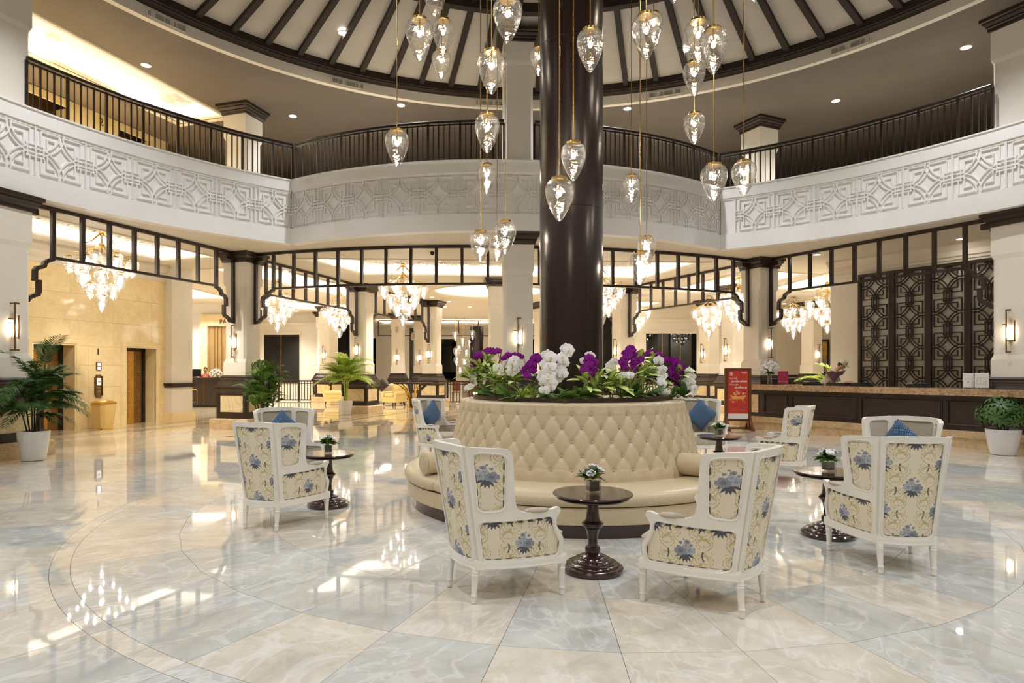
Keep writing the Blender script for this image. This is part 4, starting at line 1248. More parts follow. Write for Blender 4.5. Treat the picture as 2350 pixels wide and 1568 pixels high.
def chair(p, f, lab):
    rz = atan2(-f[0], f[1])
    o = thing('wing_chair', lab, 'armchair', (p[0], p[1], 0), rz, 'ivory framed wing chairs')
    for k in ('back_frame', 'back_upholstery', 'back_lining', 'seat_rail', 'seat_cushion'): link(k, cm[k], o)
    link('beading', cm['back_bead'], o)
    link('piping', cm['piping'], [c for c in o.children if c.name.startswith('seat_cushion')][0])
    for sg in (-1, 1):
        for k in ('side_frame', 'side_upholstery', 'wing_upholstery', 'side_lining', 'wing_lining'): link(k, cm[k, sg], o)
        link('beading', cm['side_bead', sg], o)
        a = s_map(.39, .636, 0, sg); link('arm_pad', cm['arm_pad'], o, loc=a, rz=-sg * .235)
        for (fx, fy), (tx, ty) in (((.194, -.035), (.20, .0)), ((.34, .60), (.345, .592))):
            me = link('leg', cm['leg'], o); dx, dy = (tx - fx) * sg, ty - fy
            me.matrix_local = Matrix.Translation((fx * sg, fy, 0)) @ Matrix(((1, 0, dx / .24, 0), (0, 1, dy / .24, 0), (0, 0, 1, 0), (0, 0, 0, 1)))
            link('corner_block', cm['corner_block'], o, loc=(tx * sg, ty, 0), rz=(-sg * .23))
    return o
pilm = mat('blue_woven_check', srgb(64, 96, 136), .85); t_ = NT(pilm)
tc = t_.new('ShaderNodeTexCoord'); mp = t_.new('ShaderNodeMapping'); mp.inputs['Scale'].default_value = (1, 1, 0); t_.lk(tc, 'Object', mp, 0)
ck = t_.new('ShaderNodeTexChecker', Scale=92.0); ck.inputs[1].default_value = srgb(104, 136, 172); ck.inputs[2].default_value = srgb(38, 62, 100); t_.lk(mp, 0, ck, 0); t_.lk(ck, 0, t_.b, 'Base Color')
mb = MB()
def pf(i, j, sgn):
    x, y = i * 2 - 1, j * 2 - 1; b = ((1 - x ** 4) * (1 - y ** 4)) ** .6; k = 1 - .05 * (1 - abs(x * y))
    return (.215 * x * k, .215 * y * k, sgn * .075 * b)
mb.grid(lambda i, j: pf(i, j, 1), 16, 16); mb.grid(lambda i, j: pf(i, j, -1), 16, 16); pilme = mb.mesh('throw_pillow', pilm, True)
def pillow(ch, lab, roll, x=0, lean=.32):
    o = link('throw_pillow', pilme); tag(o, lab, 'pillow', 'blue checked pillows')
    L = Matrix.Translation((x, .125, .785)) @ Matrix.Rotation(pi / 2 - lean * .55, 4, 'X') @ Matrix.Rotation(R_(roll), 4, 'Z')
    o.matrix_world = Matrix.Translation(ch.location) @ Matrix.Rotation(ch.rotation_euler.z, 4, 'Z') @ L
    return o
ch1 = chair((-.225, 4.53), (.87, .49), 'floral backed ivory wing chair in front of the sofa, left of front table')
ch2 = chair((1.692, 4.257), (-.745, .665), 'floral backed ivory wing chair in front of the sofa, right of front table')
ch3 = chair((-2.37, 6.40), (.343, .939), 'floral backed ivory wing chair at far left, seen from behind')
ch4 = chair((-2.95, 8.62), (.66, -.75), 'grey lined ivory wing chair at left, facing out behind the floral one')
ch5 = chair((-1.32, 11.75), (.88, -.47), 'ivory wing chair behind the left end of the sofa, side on')
ch6 = chair((3.72, 11.8), (.0, -1.0), 'grey lined ivory wing chair behind the sofa, beside the red poster stand')
ch7 = chair((4.46, 9.27), (-.82, .57), 'ivory wing chair side on, right of sofa before the reception desk')
ch8 = chair((3.23, 5.0), (.12, .99), 'floral backed ivory wing chair at far right, seen from behind')
ch9 = chair((4.50, 6.92), (-.88, -.48), 'grey lined ivory wing chair at far right, facing out over the floral one')
pillow(ch4, 'blue checked pillow on the left grey lined chair', 40, .03)
pillow(ch5, 'blue pillow on the chair behind left end of sofa', 45, 0)
pillow(ch6, 'blue checked pillow on the chair beside the red poster stand', 38, -.05)
pillow(ch7, 'blue pillow on the side-on chair before reception desk', 45, 0)
pillow(ch9, 'blue checked pillow barely showing on the far right grey chair', 40, -.02)

# ================================================================== PEDESTAL TABLES AND POSIES
tm = {}
def lm(nm, prof, m): mb = MB(); mb.lathe(prof, n=48); tm[nm] = mb.mesh(nm, m, .6)
lm('base', [(.235, 0), (.243, .012), (.243, .032), (.232, .046), (.212, .05), (.208, .062), (.195, .072), (.165, .078), (.160, .09), (.145, .10), (.12, .105), (.112, .118), (.095, .126), (.075, .132), (.058, .145)], M['woodx'])
lm('pedestal', [(.055, .140), (.060, .15), (.062, .175), (.056, .195), (.042, .20), (.039, .23), (.041, .27), (.049, .315), (.058, .33), (.060, .342), (.056, .35), (.078, .356), (.086, .372), (.086, .385), (.074, .398), (.060, .405), (.053, .43), (.048, .48), (.046, .54), (.05, .58)], M['woodx'])
lm('tabletop', [(.05, .578), (.275, .578), (.288, .585), (.292, .594), (.285, .600), (.300, .604), (.318, .612), (.32, .618), (.316, .626), (.0, .626)], M['woodx'])
def table(p, lab):
    o = thing('pedestal_table', lab, 'table', (p[0], p[1], 0), 0, 'dark round pedestal tables')
    for k in ('base', 'pedestal', 'tabletop'): link(k, tm[k], o)
    return o
TB = [((.77, 5.07), 'dark round pedestal table in front, between two floral chairs'), ((-2.0, 7.5), 'dark round pedestal table at left, between two wing chairs'), ((3.34, 9.5), 'dark round pedestal table behind the sofa at right'), ((3.22, 6.14), 'dark round pedestal table at far right, partly behind a floral chair')]
for p, l in TB: table(p, l)

def leaf_mesh(L, w, droop, m, name='leaf', n=6, cup=.2):
    """pointed leaf along +X, arching down"""
    mb = MB(); pts = []
    for i in range(n + 1):
        t = i / n; x = L * t; z = -droop * L * t * t; hw = w * .5 * (sin(pi * t ** .75) ** .8 if 0 < t < 1 else 0.02)
        pts.append([(x, -hw, z + cup * hw), (x, 0, z), (x, hw, z + cup * hw)])
    mb.loft(pts, False, False); return mb.mesh(name, m, pi)
mb = MB()
for k, (r, h, n) in enumerate(((.006, .012, 4), (.013, .012, 5), (.020, .008, 6))):
    for i in range(n):
        a = 2 * pi * i / n + k
        c, s = cos(a), sin(a)
        mb._add([(r * .4 * c - .008 * s, r * .4 * s + .008 * c, 0), (r * .4 * c + .008 * s, r * .4 * s - .008 * c, 0), (r * c + .011 * s, r * s - .011 * c, h), (r * 1.25 * c, r * 1.25 * s, h + .006), (r * c - .011 * s, r * s + .011 * c, h)], [(0, 1, 2, 3, 4)])
mb.sphere((0, 0, .004), (.011, .011, .012), 8, 5); rose = mb.mesh('flower', M['orw'], pi)
lf_d = leaf_mesh(.075, .034, .25, M['leafd']); lf_b = leaf_mesh(.06, .022, .1, M['leafy'])
mb = MB(); s = .045
mb.box((0, 0, .004), (2 * s, 2 * s, .008))
for a, b in (((-s, -s), (s, -s)), ((s, -s), (s, s)), ((s, s), (-s, s)), ((-s, s), (-s, -s))): mb.quad((*a, 0), (*b, 0), (*b, .095), (*a, .095))
vase_m = mb.mesh('vase', M['vase'])
mb = MB(); mb.box((0, 0, .05), (.07, .07, .07)); water_m = mb.mesh('dark_lining', mottled('dark_leaf_lining', srgb(24, 28, 22), srgb(58, 60, 54), 40, .2))
def posy(p, z, lab, seed, sc=1.0, nf=5):
    rnd_ = random.Random(seed); sc = 1.12
    o = thing('flower_vase', lab, 'flower vase', (p[0], p[1], z), .3, 'small white posies in glass cubes'); o.scale = (sc,) * 3
    link('vase', vase_m, o); link('dark_lining', water_m, o)
    for i in range(nf):
        a = 2 * pi * i / nf + rnd_.random(); r = .045 + .02 * rnd_.random() if i else 0; zz = .135 + .03 * rnd_.random() + (.03 if i == 0 else 0)
        f = link('flower', rose, o); f.matrix_local = Matrix.Translation((r * cos(a), r * sin(a), zz)) @ Matrix.Rotation(.6 if i else .1, 4, (-sin(a), cos(a), 0)) @ Matrix.Scale(1.45, 4)
    for i in range(46):
        a = 2 * pi * i / 26 + rnd_.random() * .5; el = rnd_.uniform(-.1, 1.3)
        f = link('leaf', lf_d if i % 3 else lf_b, o)
        f.matrix_local = Matrix.Translation((.02 * cos(a), .02 * sin(a), .095 + .02 * rnd_.random())) @ Matrix.Rotation(a, 4, 'Z') @ Matrix.Rotation(-el, 4, 'Y') @ Matrix.Rotation(rnd_.uniform(-.5, .5), 4, 'X') @ Matrix.Scale(rnd_.uniform(.95, 1.5), 4)
for (p, l), lab in zip(TB, ('white posy in a glass cube on the front table', 'white posy in a glass cube on the left table', 'white posy in a glass cube on the table behind sofa', 'white rose posy in a glass cube on the far right table')):
    posy(p, .6265, lab, hash(lab) % 97 if False else len(lab))

# ================================================================== ORCHID BED
def petal(r0, r1, w, a, mi, mb, cup=.15, n=5):
    pts = []
    for i in range(n + 1):
        t = i / n; r = r0 + (r1 - r0) * t; hw = w * .5 * (sin(pi * (.12 + .88 * t) ** .8) ** .7 if t < 1 else .08)
        z = cup * (r1 - r0) * (t - t * t * .9)
        row = []
        for k in (-1, -.5, 0, .5, 1):
            x, y = r, hw * k
            row.append((x * cos(a) - y * sin(a), x * sin(a) + y * cos(a), z + .12 * hw * (1 - k * k)))
        pts.append(row)
    mb.loft(pts, False, False, mi)
def bloom(m, lipm):
    mb = MB()
    for a in (90, 215, 325): petal(.004, .044, .034, R_(a), 0, mb)
    for a in (8, 172): petal(.003, .052, .062, R_(a), 0, mb, .22)
    mb.sphere((0, -.008, .010), (.0055, .007, .007), 8, 5, 1); mb.sphere((0, .004, .010), (.005, .005, .007), 6, 4, 0)
    return mb.mesh('bloom', [m, lipm], pi)
bw, bp = bloom(M['orw'], M['orlip']), bloom(M['orp'], M['orlipp'])
def front_d(px, r=1.05):
    k = (px - CX) / FPX; a = k * k + 1; b = -2 * (k * CC.x + CC.y); q = CC.x ** 2 + CC.y ** 2 - r * r
    dsc = b * b - 4 * a * q
    if dsc < 0: return -b / (2 * a)
    return (-b - sqrt(dsc)) / (2 * a)
def crop6(x, y): return 1030 + x / 3.917, 770 + y / 3.917
SPR = [('p', [(430, 145), (340, 140), (270, 185), (225, 240), (205, 312)], 15, 1.0, 1.05, 'purple orchid spray arching at the left end of the flower bed'),
       ('w', [(225, 345), (235, 420), (190, 462), (145, 482)], 7, .95, 1.12, 'white orchid spray drooping over the left rim of the flower bed'),
       ('w', [(375, 215), (350, 190)], 2, .9, .95, 'white orchid half hidden behind purple spray at far left'),
       ('p', [(672, 195), (600, 180), (540, 185), (485, 215)], 8, 1.0, .98, 'purple orchid spray behind white one, left of the pillar'),
       ('w', [(600, 210), (578, 290), (552, 352)], 6, 1.15, 1.08, 'white orchid spray left of the pillar, right-hand stem'), ('w', [(470, 265), (450, 330), (425, 392)], 7, 1.0, 1.08, 'white orchid spray left of the pillar, left-hand stem'),
       ('p', [(792, 185), (765, 235), (742, 290), (752, 335)], 11, 1.05, 1.05, 'purple orchid spray at the left edge of the pillar'), ('p', [(682, 275), (672, 345), (738, 380)], 4, .8, 1.08, 'few purple orchid blooms above the grassy plant'),
       ('w', [(858, 168), (908, 200), (902, 290), (906, 368), (902, 430), (906, 478), (855, 508)], 12, 1.42, 1.15, 'largest white orchid spray, hanging low before the pillar'), ('w', [(835, 325), (832, 395), (848, 450)], 4, .95, 1.12, 'small white orchid side stem left of the largest one'),
       ('w', [(1082, 98), (1040, 165), (1026, 243), (1020, 310), (1012, 370), (980, 412)], 11, 1.25, 1.08, 'tallest white orchid spray before the pillar'), ('p', [(992, 185), (962, 240), (950, 325)], 6, .95, 1.0, 'purple orchid stem between two white sprays'),
       ('p', [(1262, 185), (1235, 265), (1225, 330), (1225, 398)], 7, .95, 1.05, 'purple orchid stem before right part of the pillar, left one'), ('p', [(1306, 215), (1300, 290), (1296, 362)], 7, .9, 1.0, 'purple orchid stem before right part of the pillar, right one'),
       ('w', [(1290, 165), (1215, 215), (1330, 372), (1300, 400)], 5, 1.05, .92, 'white orchid behind the purple stems before the pillar'),
       ('p', [(1642, 112), (1598, 165), (1572, 235), (1575, 312)], 12, 1.0, 1.02, 'tall purple orchid right of the pillar, left half'), ('p', [(1640, 120), (1650, 190), (1668, 250), (1715, 215), (1645, 340)], 10, .9, 1.0, 'tall purple orchid right of the pillar, right half'),
       ('w', [(1490, 225), (1450, 300), (1485, 362)], 7, 1.05, .9, 'shaded white orchid behind, right of the pillar'), ('w', [(1560, 365), (1600, 350), (1642, 385)], 4, .9, 1.08, 'low white orchid blooms under the tall purple one'),
       ('p', [(1785, 175), (1820, 150), (1890, 180)], 8, 1.0, .95, 'purple orchid cluster near the dark right window'), ('w', [(1862, 222), (1885, 235)], 2, 1.4, 1.05, 'single large white orchid bloom on the right'),
       ('p', [(1925, 220), (2000, 225), (2062, 255), (2105, 300), (2092, 350)], 11, 1.1, 1.0, 'purple orchid spray arching at right end, upper half'), ('p', [(1990, 290), (2010, 350), (2026, 408), (2052, 450)], 9, 1.15, 1.1, 'purple orchid spray hanging at right end, lower half'),
       ('w', [(1912, 290), (1922, 375), (1912, 440), (1905, 500), (1962, 552)], 14, 1.1, 1.14, 'white orchid spray hanging over the rim at right'), ('w', [(2140, 305), (2165, 390), (2150, 440), (2195, 480), (2188, 522)], 11, 1.1, 1.12, 'white orchid spray overhanging the sofa at its right end')]
for ci, (kind, pts, n, sc, rad, lab) in enumerate(SPR):
    rn = random.Random(ci * 13 + 5)
    W3 = []
    for x, y in pts:
        px, py = crop6(x, y); W3.append(at(px, py, front_d(px, rad)))
    root = W3[0].copy(); a = atan2(root.y - CC.y, root.x - CC.x); root = Vector((CC.x + .85 * cos(a), CC.y + .85 * sin(a), 1.25))
    o = thing('orchid_plant', lab, 'orchid', root, 0, 'orchids in the round flower bed')
    seg = [(b - a_).length for a_, b in zip(W3[:-1], W3[1:])]; tot = sum(seg)
    def along(t):
        s = t * tot
        for i, l in enumerate(seg):
            if s <= l or i == len(seg) - 1: return W3[i].lerp(W3[i + 1], min(1, s / l))
            s -= l
    mb = MB(); mb.tube([Vector((0, 0, -.02)), (W3[0] - root) * .55 + Vector((0, 0, .07)), W3[0] - root + Vector((0, .03, .01))] + [p - root + Vector((0, .015, 0)) for p in W3[1:]], .0035, 5)
    link('stem', mb.mesh('stem', M['stem'], True), o)
    me = bw if kind == 'w' else bp
    for i in range(n):
        t = (i + .3 + .4 * rn.random()) / n; p = along(t)
        out = Vector((p.x - CC.x, p.y - CC.y, 0)).normalized(); tocam = Vector((-p.x, -p.y, 0)).normalized()
        f = (out * .5 + tocam * .8 + Vector((rn.uniform(-.45, .45), rn.uniform(-.3, .3), rn.uniform(-.35, .1)))).normalized()
        rt = Vector((0, 0, 1)).cross(f).normalized(); up = f.cross(rt)
        ro = rn.uniform(-.25, .25); r2 = rt * cos(ro) + up * sin(ro); u2 = -rt * sin(ro) + up * cos(ro)
        p = p + r2 * rn.uniform(-.022, .022) * sc + f * rn.uniform(0, .03)
        S = sc * 1.15 * rn.uniform(.88, 1.1) * (1.0 if t < .8 else .8)
        b = link('bloom', me, o)
        b.matrix_local = Matrix.Translation(p - root) @ Matrix((( r2.x, u2.x, f.x, 0), (r2.y, u2.y, f.y, 0), (r2.z, u2.z, f.z, 0), (0, 0, 0, 1))) @ Matrix.Scale(S, 4)
    for i in range(3):
        l = link('leaf', lf_d, o); l.matrix_local = Matrix.Rotation(i * 2.2 + ci, 4, 'Z') @ Matrix.Rotation(-.5, 4, 'Y') @ Matrix.Scale(2.3, 4)

# leafy fillers
vm = mat('variegated_leaf', srgb(150, 176, 84), .4); t_ = NT(vm)
tc = t_.new('ShaderNodeTexCoord'); sp = t_.new('ShaderNodeSeparateXYZ'); t_.lk(tc, 'Object', sp, 0)
ab = t_.new('ShaderNodeMath', _operation='ABSOLUTE'); t_.lk(sp, 1, ab, 0)
nz = t_.new('ShaderNodeTexNoise', Scale=60.0, Detail=3); t_.lk(tc, 'Object', nz, 'Vector')
ad = t_.new('ShaderNodeMath', _operation='MULTIPLY_ADD'); t_.lk(nz, 0, ad, 0); ad.inputs[1].default_value = .03; t_.lk(ab, 0, ad, 2)
rp = t_.ramp(ad, 0, [(.0, srgb(226, 232, 166)), (.036, srgb(204, 216, 126)), (.047, srgb(104, 144, 56)), (.07, srgb(60, 104, 40))]); t_.lk(rp, 0, t_.b, 'Base Color')
lf_v = leaf_mesh(.22, .095, .35, vm, n=8); blade = leaf_mesh(.30, .018, .75, M['leafy'], n=10); spike = leaf_mesh(.55, .03, .12, M['leaf'], n=8); lf_big = leaf_mesh(.30, .10, .25, M['leafd'], n=8)
def rosette(p, me, n, lab, nm, cat, grp, el=(.1, 1.2), sc=(.8, 1.15), seed=0, part='leaf', zj=.06):
    rn = random.Random(seed)
    o = thing(nm, lab, cat, p, 0, grp)
    for i in range(n):
        a = 2 * pi * i * .382 + rn.random() * .4
        l = link(part, me, o)
        l.matrix_local = Matrix.Translation((0, 0, rn.random() * zj)) @ Matrix.Rotation(a, 4, 'Z') @ Matrix.Rotation(-rn.uniform(*el), 4, 'Y') @ Matrix.Rotation(rn.uniform(-.4, .4), 4, 'X') @ Matrix.Scale(rn.uniform(*sc), 4)
    return o
def bed(x, y, r, dz=0):
    px, py = crop6(x, y); d = front_d(px, r); return at(px, py, d) + Vector((0, 0, dz))
for i, (x, y, r, n, lab) in enumerate(((340, 340, .95, 22, 'bushy variegated plant at left under the purple arch'), (190, 420, 1.05, 14, 'variegated plant at the left rim of flower bed'), (1235, 490, 1.08, 16, 'variegated plant low before the pillar, right of centre'), (1330, 480, 1.05, 14, 'variegated plant right of pillar, second one'),
                                      (1450, 480, 1.05, 18, 'variegated plant below the shaded white orchid'), (1545, 520, 1.1, 14, 'low variegated plant at the rim, under tall purple orchid'), (1790, 340, .9, 24, 'bushy variegated plant at right, below the single large bloom'), (1735, 440, .98, 16, 'variegated plant between tall purple and right sprays'),
                                      (2080, 420, 1.0, 12, 'variegated plant at right end behind hanging sprays'), (500, 430, 1.0, 10, 'variegated leaves between the white sprays at left'), (270, 380, .98, 20, 'variegated plant at left behind the white bloom trio'), (420, 480, 1.08, 16, 'variegated plant low at the rim under left-hand white stem'),
                                      (1620, 440, .98, 18, 'variegated plant behind broad leaves, below tall purple orchid'), (1700, 330, .92, 20, 'tall variegated plant just right of the tall purple orchid'), (1900, 470, .98, 16, 'variegated plant behind the white spray over the rim at right'), (600, 430, .95, 14, 'variegated plant behind the grassy plant at left of pillar'), (1380, 420, .92, 16, 'variegated plant close to the pillar, right side'))):
    p = bed(x, y, r); p.z = max(p.z - .06, 1.24)
    o = rosette(p, lf_v, n, lab, 'variegated_plant', 'foliage plant', 'variegated plants in the flower bed', (.0, 1.25), (.7, 1.1), 40 + i, zj=.2)
    mb = MB(); mb.tube([(0, 0, 1.2 - p.z), (0, 0, .12)], .006, 5); link('stem', mb.mesh('stem', M['stem']), o)
for i, (x, y, r, lab) in enumerate(((660, 500, 1.08, 'grassy striped plant spilling over the rim left of pillar'), (760, 520, 1.06, 'smaller grassy plant beside the largest white orchid'))):
    p = bed(x, y, r); p.z = 1.27
    rosette(p, blade, 34 if i == 0 else 16, lab, 'grassy_plant', 'foliage plant', 'grassy plants in the flower bed', (.45, 1.35), (.7, 1.05), 60 + i, 'blade', .03)
def fernleaf():
    mb = MB()
    for i in range(16):
        t = (i + 1) / 17; x = .26 * t; z = -.12 * t * t; w = .06 * sin(pi * (.15 + .8 * t)) + .008
        for s in (-1, 1): mb._add([(x - .007, 0, z), (x + .007, 0, z), (x + .014, s * w, z - .01)], [(0, 1, 2)])
    return mb.mesh('frond', M['leaf'])
fl_m = fernleaf()
for i, (x, y, r, lab) in enumerate(((330, 520, 1.1, 'feathery fern at the left rim of flower bed'), (430, 530, 1.05, 'feathery fern below white sprays at left'), (960, 540, 1.08, 'feathery fern before the pillar below tallest orchid'), (1080, 550, 1.1, 'feathery fern at the rim before the pillar'), (1170, 540, 1.0, 'feathery fern beside variegated plant before the pillar'), (1640, 545, 1.05, 'feathery fern at right below tall purple orchid'), (2000, 540, 1.08, 'feathery fern at right rim under hanging sprays'), (1850, 540, 1.05, 'feathery fern between right rim leaves'), (560, 545, 1.12, 'feathery fern under the grassy plant'))):
    p = bed(x, y, r); p.z = 1.26
    rosette(p, fl_m, 16, lab, 'fern', 'fern', 'ferns in the flower bed', (.2, 1.1), (.7, 1.1), 80 + i, 'frond', .03)
for i, (x, y, r, lab) in enumerate(((1660, 520, 1.0, 'broad dark leaved plant at right of flower bed'), (1800, 520, 1.06, 'broad dark leaves lying along the right rim'), (880, 470, .9, 'broad dark leaves behind the largest white orchid'), (2110, 480, 1.05, 'broad dark leaves under the right end orchid'))):
    p = bed(x, y, r); p.z = 1.27
    rosette(p, lf_big, 8, lab, 'broad_leaf_plant', 'foliage plant', 'broad leaved plants in the flower bed', (.1, .9), (.7, 1.05), 100 + i)
p = at(1138, 850, 8.6); p.z = 1.25
rosette(p, spike, 6, 'tall spiky leaved plant rising behind the left orchids', 'spiky_plant', 'foliage plant', None, (1.05, 1.5), (.9, 1.3), 3, 'blade')
mb = MB(); mb.lathe([(.02, 0), (.022, .03), (.02, .032)], n=12, cap=False); ch_m = mb.mesh('candle_cup', M['vase'], True)
for i, px in enumerate((1088, 1094)):
    d = front_d(px, 1.215); p = at(px, 900, d); p.z = 1.306
    o = thing('tealight', 'tiny lit tealight on the planter rim, ' + ('left' if i == 0 else 'right') + ' of two', 'candle', p, 0, 'tealights on the planter rim'); link('cup', ch_m, o)
    mb = MB(); mb.sphere((0, 0, .018), .010, 8, 6); link('flame', mb.mesh('flame', M['sconce']), o)

# ================================================================== POTTED PLANTS
def pot(o, r, h, m=None):
    mb = MB(); mb.lathe([(r * .60, .0), (r * .72, .02), (r * .82, h * .3), (r * .95, h * .75), (r, h), (r * .94, h), (r * .90, h * .9), (.001, h * .9)], n=40); mb_ = mb
    link('pot', mb_.mesh('pot', m or M['pot'], .8), o)
    mb = MB(); mb.lathe([(r * .62, 0), (r * .72, .01), (r * .72, .028), (.001, .028)], n=32); link('saucer', mb.mesh('saucer', M['pot'], True), o)
    mb = MB(); mb.lathe([(r * .90, h * .9), (.001, h * .92)], n=24, cap=False); link('soil', mb.mesh('soil', M['soil']), o)
def frond_mesh(L, n, ll, lw, droop, m, seed, vee=.35):
    rn = random.Random(seed); mb = MB(); pts = []
    def pt(t): return Vector((L * t * (1 - .12 * t), 0, L * (.10 * t - droop * t * t * t)))
    mb.tube([pt(i / 8) for i in range(9)], [.008 * (1 - .8 * i / 8) for i in range(9)], 5)
    for i in range(n):
        t = .22 + .78 * (i + .5) / n; p = pt(t); d = (pt(min(1, t + .02)) - pt(t - .02)).normalized()
        l = ll * (sin(pi * (.18 + .72 * (t - .22) / .78)) ** .6) * rn.uniform(.85, 1.1)
        for s in (-1, 1):
            side = Vector((0, s, 0)); dr = (d * .62 + side * .78 + Vector((0, 0, vee - .55 * rn.random()))).normalized()
            tip = p + dr * l + Vector((0, 0, -l * .28)); mid = p + dr * l * .5
            w = d.cross(dr).cross(dr).normalized() * lw * .5
            mb._add([p - w * .3, p + w * .3, mid + w, tip, mid - w], [(0, 1, 2, 3, 4)])
    return mb.mesh('frond', m, False)
def palm(p, lab, r, h, canes, m, L, n, ll, lw, nfr, zh, seed, grp='potted palms', droop=.35, withpot=True, el=(.5, 1.3), spread=.06, caneM='stemd', tlo=.72, avoid=None):
    rn = random.Random(seed); o = thing('potted_palm', lab, 'potted plant', p, 0, grp)
    if withpot: pot(o, r, h)
    ms = [frond_mesh(L * k, n, ll, lw, droop * q, m, seed + i) for i, (k, q) in enumerate(((1, 1), (.85, .8), (1.1, 1.25)))]
    for c in range(canes):
        a = 2 * pi * c / canes + rn.random(); rr_ = spread * (.4 + rn.random()); b = Vector((rr_ * cos(a), rr_ * sin(a), h * .9)); top = Vector((b.x * 2.4, b.y * 2.4, zh * rn.uniform(.62, 1.0)))
        mb = MB(); mb.tube([b, b.lerp(top, .5) + Vector((0, 0, .0)), top], [.014, .012, .008], 6); link('cane', mb.mesh('cane', M[caneM], True), o)
        k = nfr // canes + (1 if c < nfr % canes else 0)
        for i in range(k):
            az = a + 2 * pi * i / k + rn.uniform(-.4, .4); t = rn.uniform(tlo, 1)
            m4 = Matrix.Translation(b.lerp(top, t)) @ Matrix.Rotation(az, 4, 'Z') @ Matrix.Rotation(-rn.uniform(*el), 4, 'Y') @ Matrix.Scale(rn.uniform(.8, 1.1), 4)
            if avoid is not None:
                hit = False
                for q in (.35, .6, .85, 1.05):
                    w = Vector(p) + m4 @ Vector((L * q * .9, 0, -L * droop * q ** 3)); rad = .72 if w.z < 1.5 else .56
                    if hypot(w.x - avoid.x, w.y - avoid.y) < rad: hit = True
                if hit: continue
            f = link('frond', ms[(i + c) % 3], o); f.matrix_local = m4
    return o
palm((-8.32, 11.35, 0), 'dark green palm in a tapered white pot by the near left column', .255, .53, 7, M['leafd'], .78, 36, .23, .015, 60, 1.6, 11, el=(-.1, 1.3), spread=.07, tlo=.5, avoid=L1)
palm((-6.25, 17.0, 0), 'dense dark bamboo palm beside the left pedestal, pot hidden by chairs', .22, .42, 12, M['leaf'], .46, 20, .17, .018, 130, 1.75, 23, el=(.3, 1.4), spread=.13, tlo=.22, avoid=L2)
palm((-5.55, 23.2, 0), 'bright yellow-green feathery palm in a plain white cylinder pot', .265, .52, 6, M['leafy'], 1.15, 64, .32, .024, 32, 1.75, 31, el=(.45, 1.35), droop=.6, caneM='leafy', avoid=A2)
palm((12.0, 22.6, 0), 'bright palm rising behind the reception desk at corridor', .25, .5, 5, M['leafy'], 1.0, 26, .26, .03, 14, 1.5, 41, el=(.4, 1.25), droop=.5, caneM='leafy')
o = thing('potted_shrub', 'umbrella leaved shrub in a white pot, before the near right column', 'potted plant', (9.70, 12.1, 0)); pot(o, .285, .49)
rn = random.Random(5)
def whorl():
    mb = MB()
    for i in range(8):
        a = 2 * pi * i / 8; c, s = cos(a), sin(a)
        for j, (x0, x1, w0, w1, z0, z1) in enumerate(((.02, .07, .006, .022, 0, .004), (.07, .13, .022, .016, .004, -.015), (.13, .165, .016, .001, -.015, -.03))):
            mb._add([(x0 * c - w0 * s, x0 * s + w0 * c, z0), (x1 * c - w1 * s, x1 * s + w1 * c, z1), (x1 * c + w1 * s, x1 * s - w1 * c, z1), (x0 * c + w0 * s, x0 * s - w0 * c, z0)], [(0, 1, 2, 3)])
    return mb.mesh('leaf_whorl', M['leafd'])
wm = whorl()
for i in range(78):
    a = rn.random() * 2 * pi; el = math.acos(rn.uniform(-.25, 1)); r = rn.uniform(.22, .44)
    v = Vector((sin(el) * cos(a), sin(el) * sin(a), cos(el) * .95)); p = Vector((0, 0, .72)) + v * r
    w = link('leaf_whorl', wm, o); w.matrix_local = Matrix.Translation(p) @ v.to_track_quat('Z', 'Y').to_matrix().to_4x4() @ Matrix.Scale(rn.uniform(.8, 1.15), 4)
for i in range(9):
    a = i * .7; mb = MB(); mb.tube([(.06 * cos(a), .06 * sin(a), .43), (.12 * cos(a), .12 * sin(a), .65), (.2 * cos(a), .2 * sin(a), .9)], .008, 5); link('branch', mb.mesh('branch', M['stemd']), o)
# ================================================================== ELEVATOR SIDE
def uL(px, v):
    k = (px - CX) / FPX; return (k * (L2.y + VL.y * v) - (L2.x + VL.x * v)) / (UL.x - k * UL.y)
def uR(px, v):
    k = (px - CX) / FPX; return (k * (D0.y + VD.y * v) - (D0.x + VD.x * v)) / (UD.x - k * UD.y)
def frame_m(org, x, n):
    """matrix with local x along the wall, y up, z out of the wall"""
    return Matrix(((x.x, 0, n.x, org.x), (x.y, 0, n.y, org.y), (0, 1, 0, org.z), (0, 0, 0, 1)))
def text(body, m4, size, m, name='lettering', parent=None, align='CENTER', ext=.002, bold=0.0):
    """raised lettering, turned into plain mesh"""
    cu = D.curves.new(name, 'FONT'); cu.body = body; cu.size = size; cu.align_x = align; cu.extrude = ext; cu.offset = bold; cu.resolution_u = 4
    tmp = D.objects.new(name, cu); COL.objects.link(tmp); bpy.context.view_layer.update()
    me = D.meshes.new_from_object(tmp.evaluated_get(bpy.context.evaluated_depsgraph_get()))
    D.objects.remove(tmp); D.curves.remove(cu); me.materials.clear(); me.materials.append(m); me.name = name
    o = D.objects.new(name, me); COL.objects.link(o)
    if parent is not None: o.parent = parent
    o.matrix_local = m4; return o
VW = 3.84
NL = -VL
WL = frame_m(bayL(0, VW), UL, NL)                       # elevator wall frame: x=u, y=z, z=out
e1 = (uL(75, VW), uL(170, VW)); e2 = (uL(289, VW), uL(357, VW)); uend = uL(379, VW)
wl = struct('wall_elevator', None); wl.matrix_world = WL
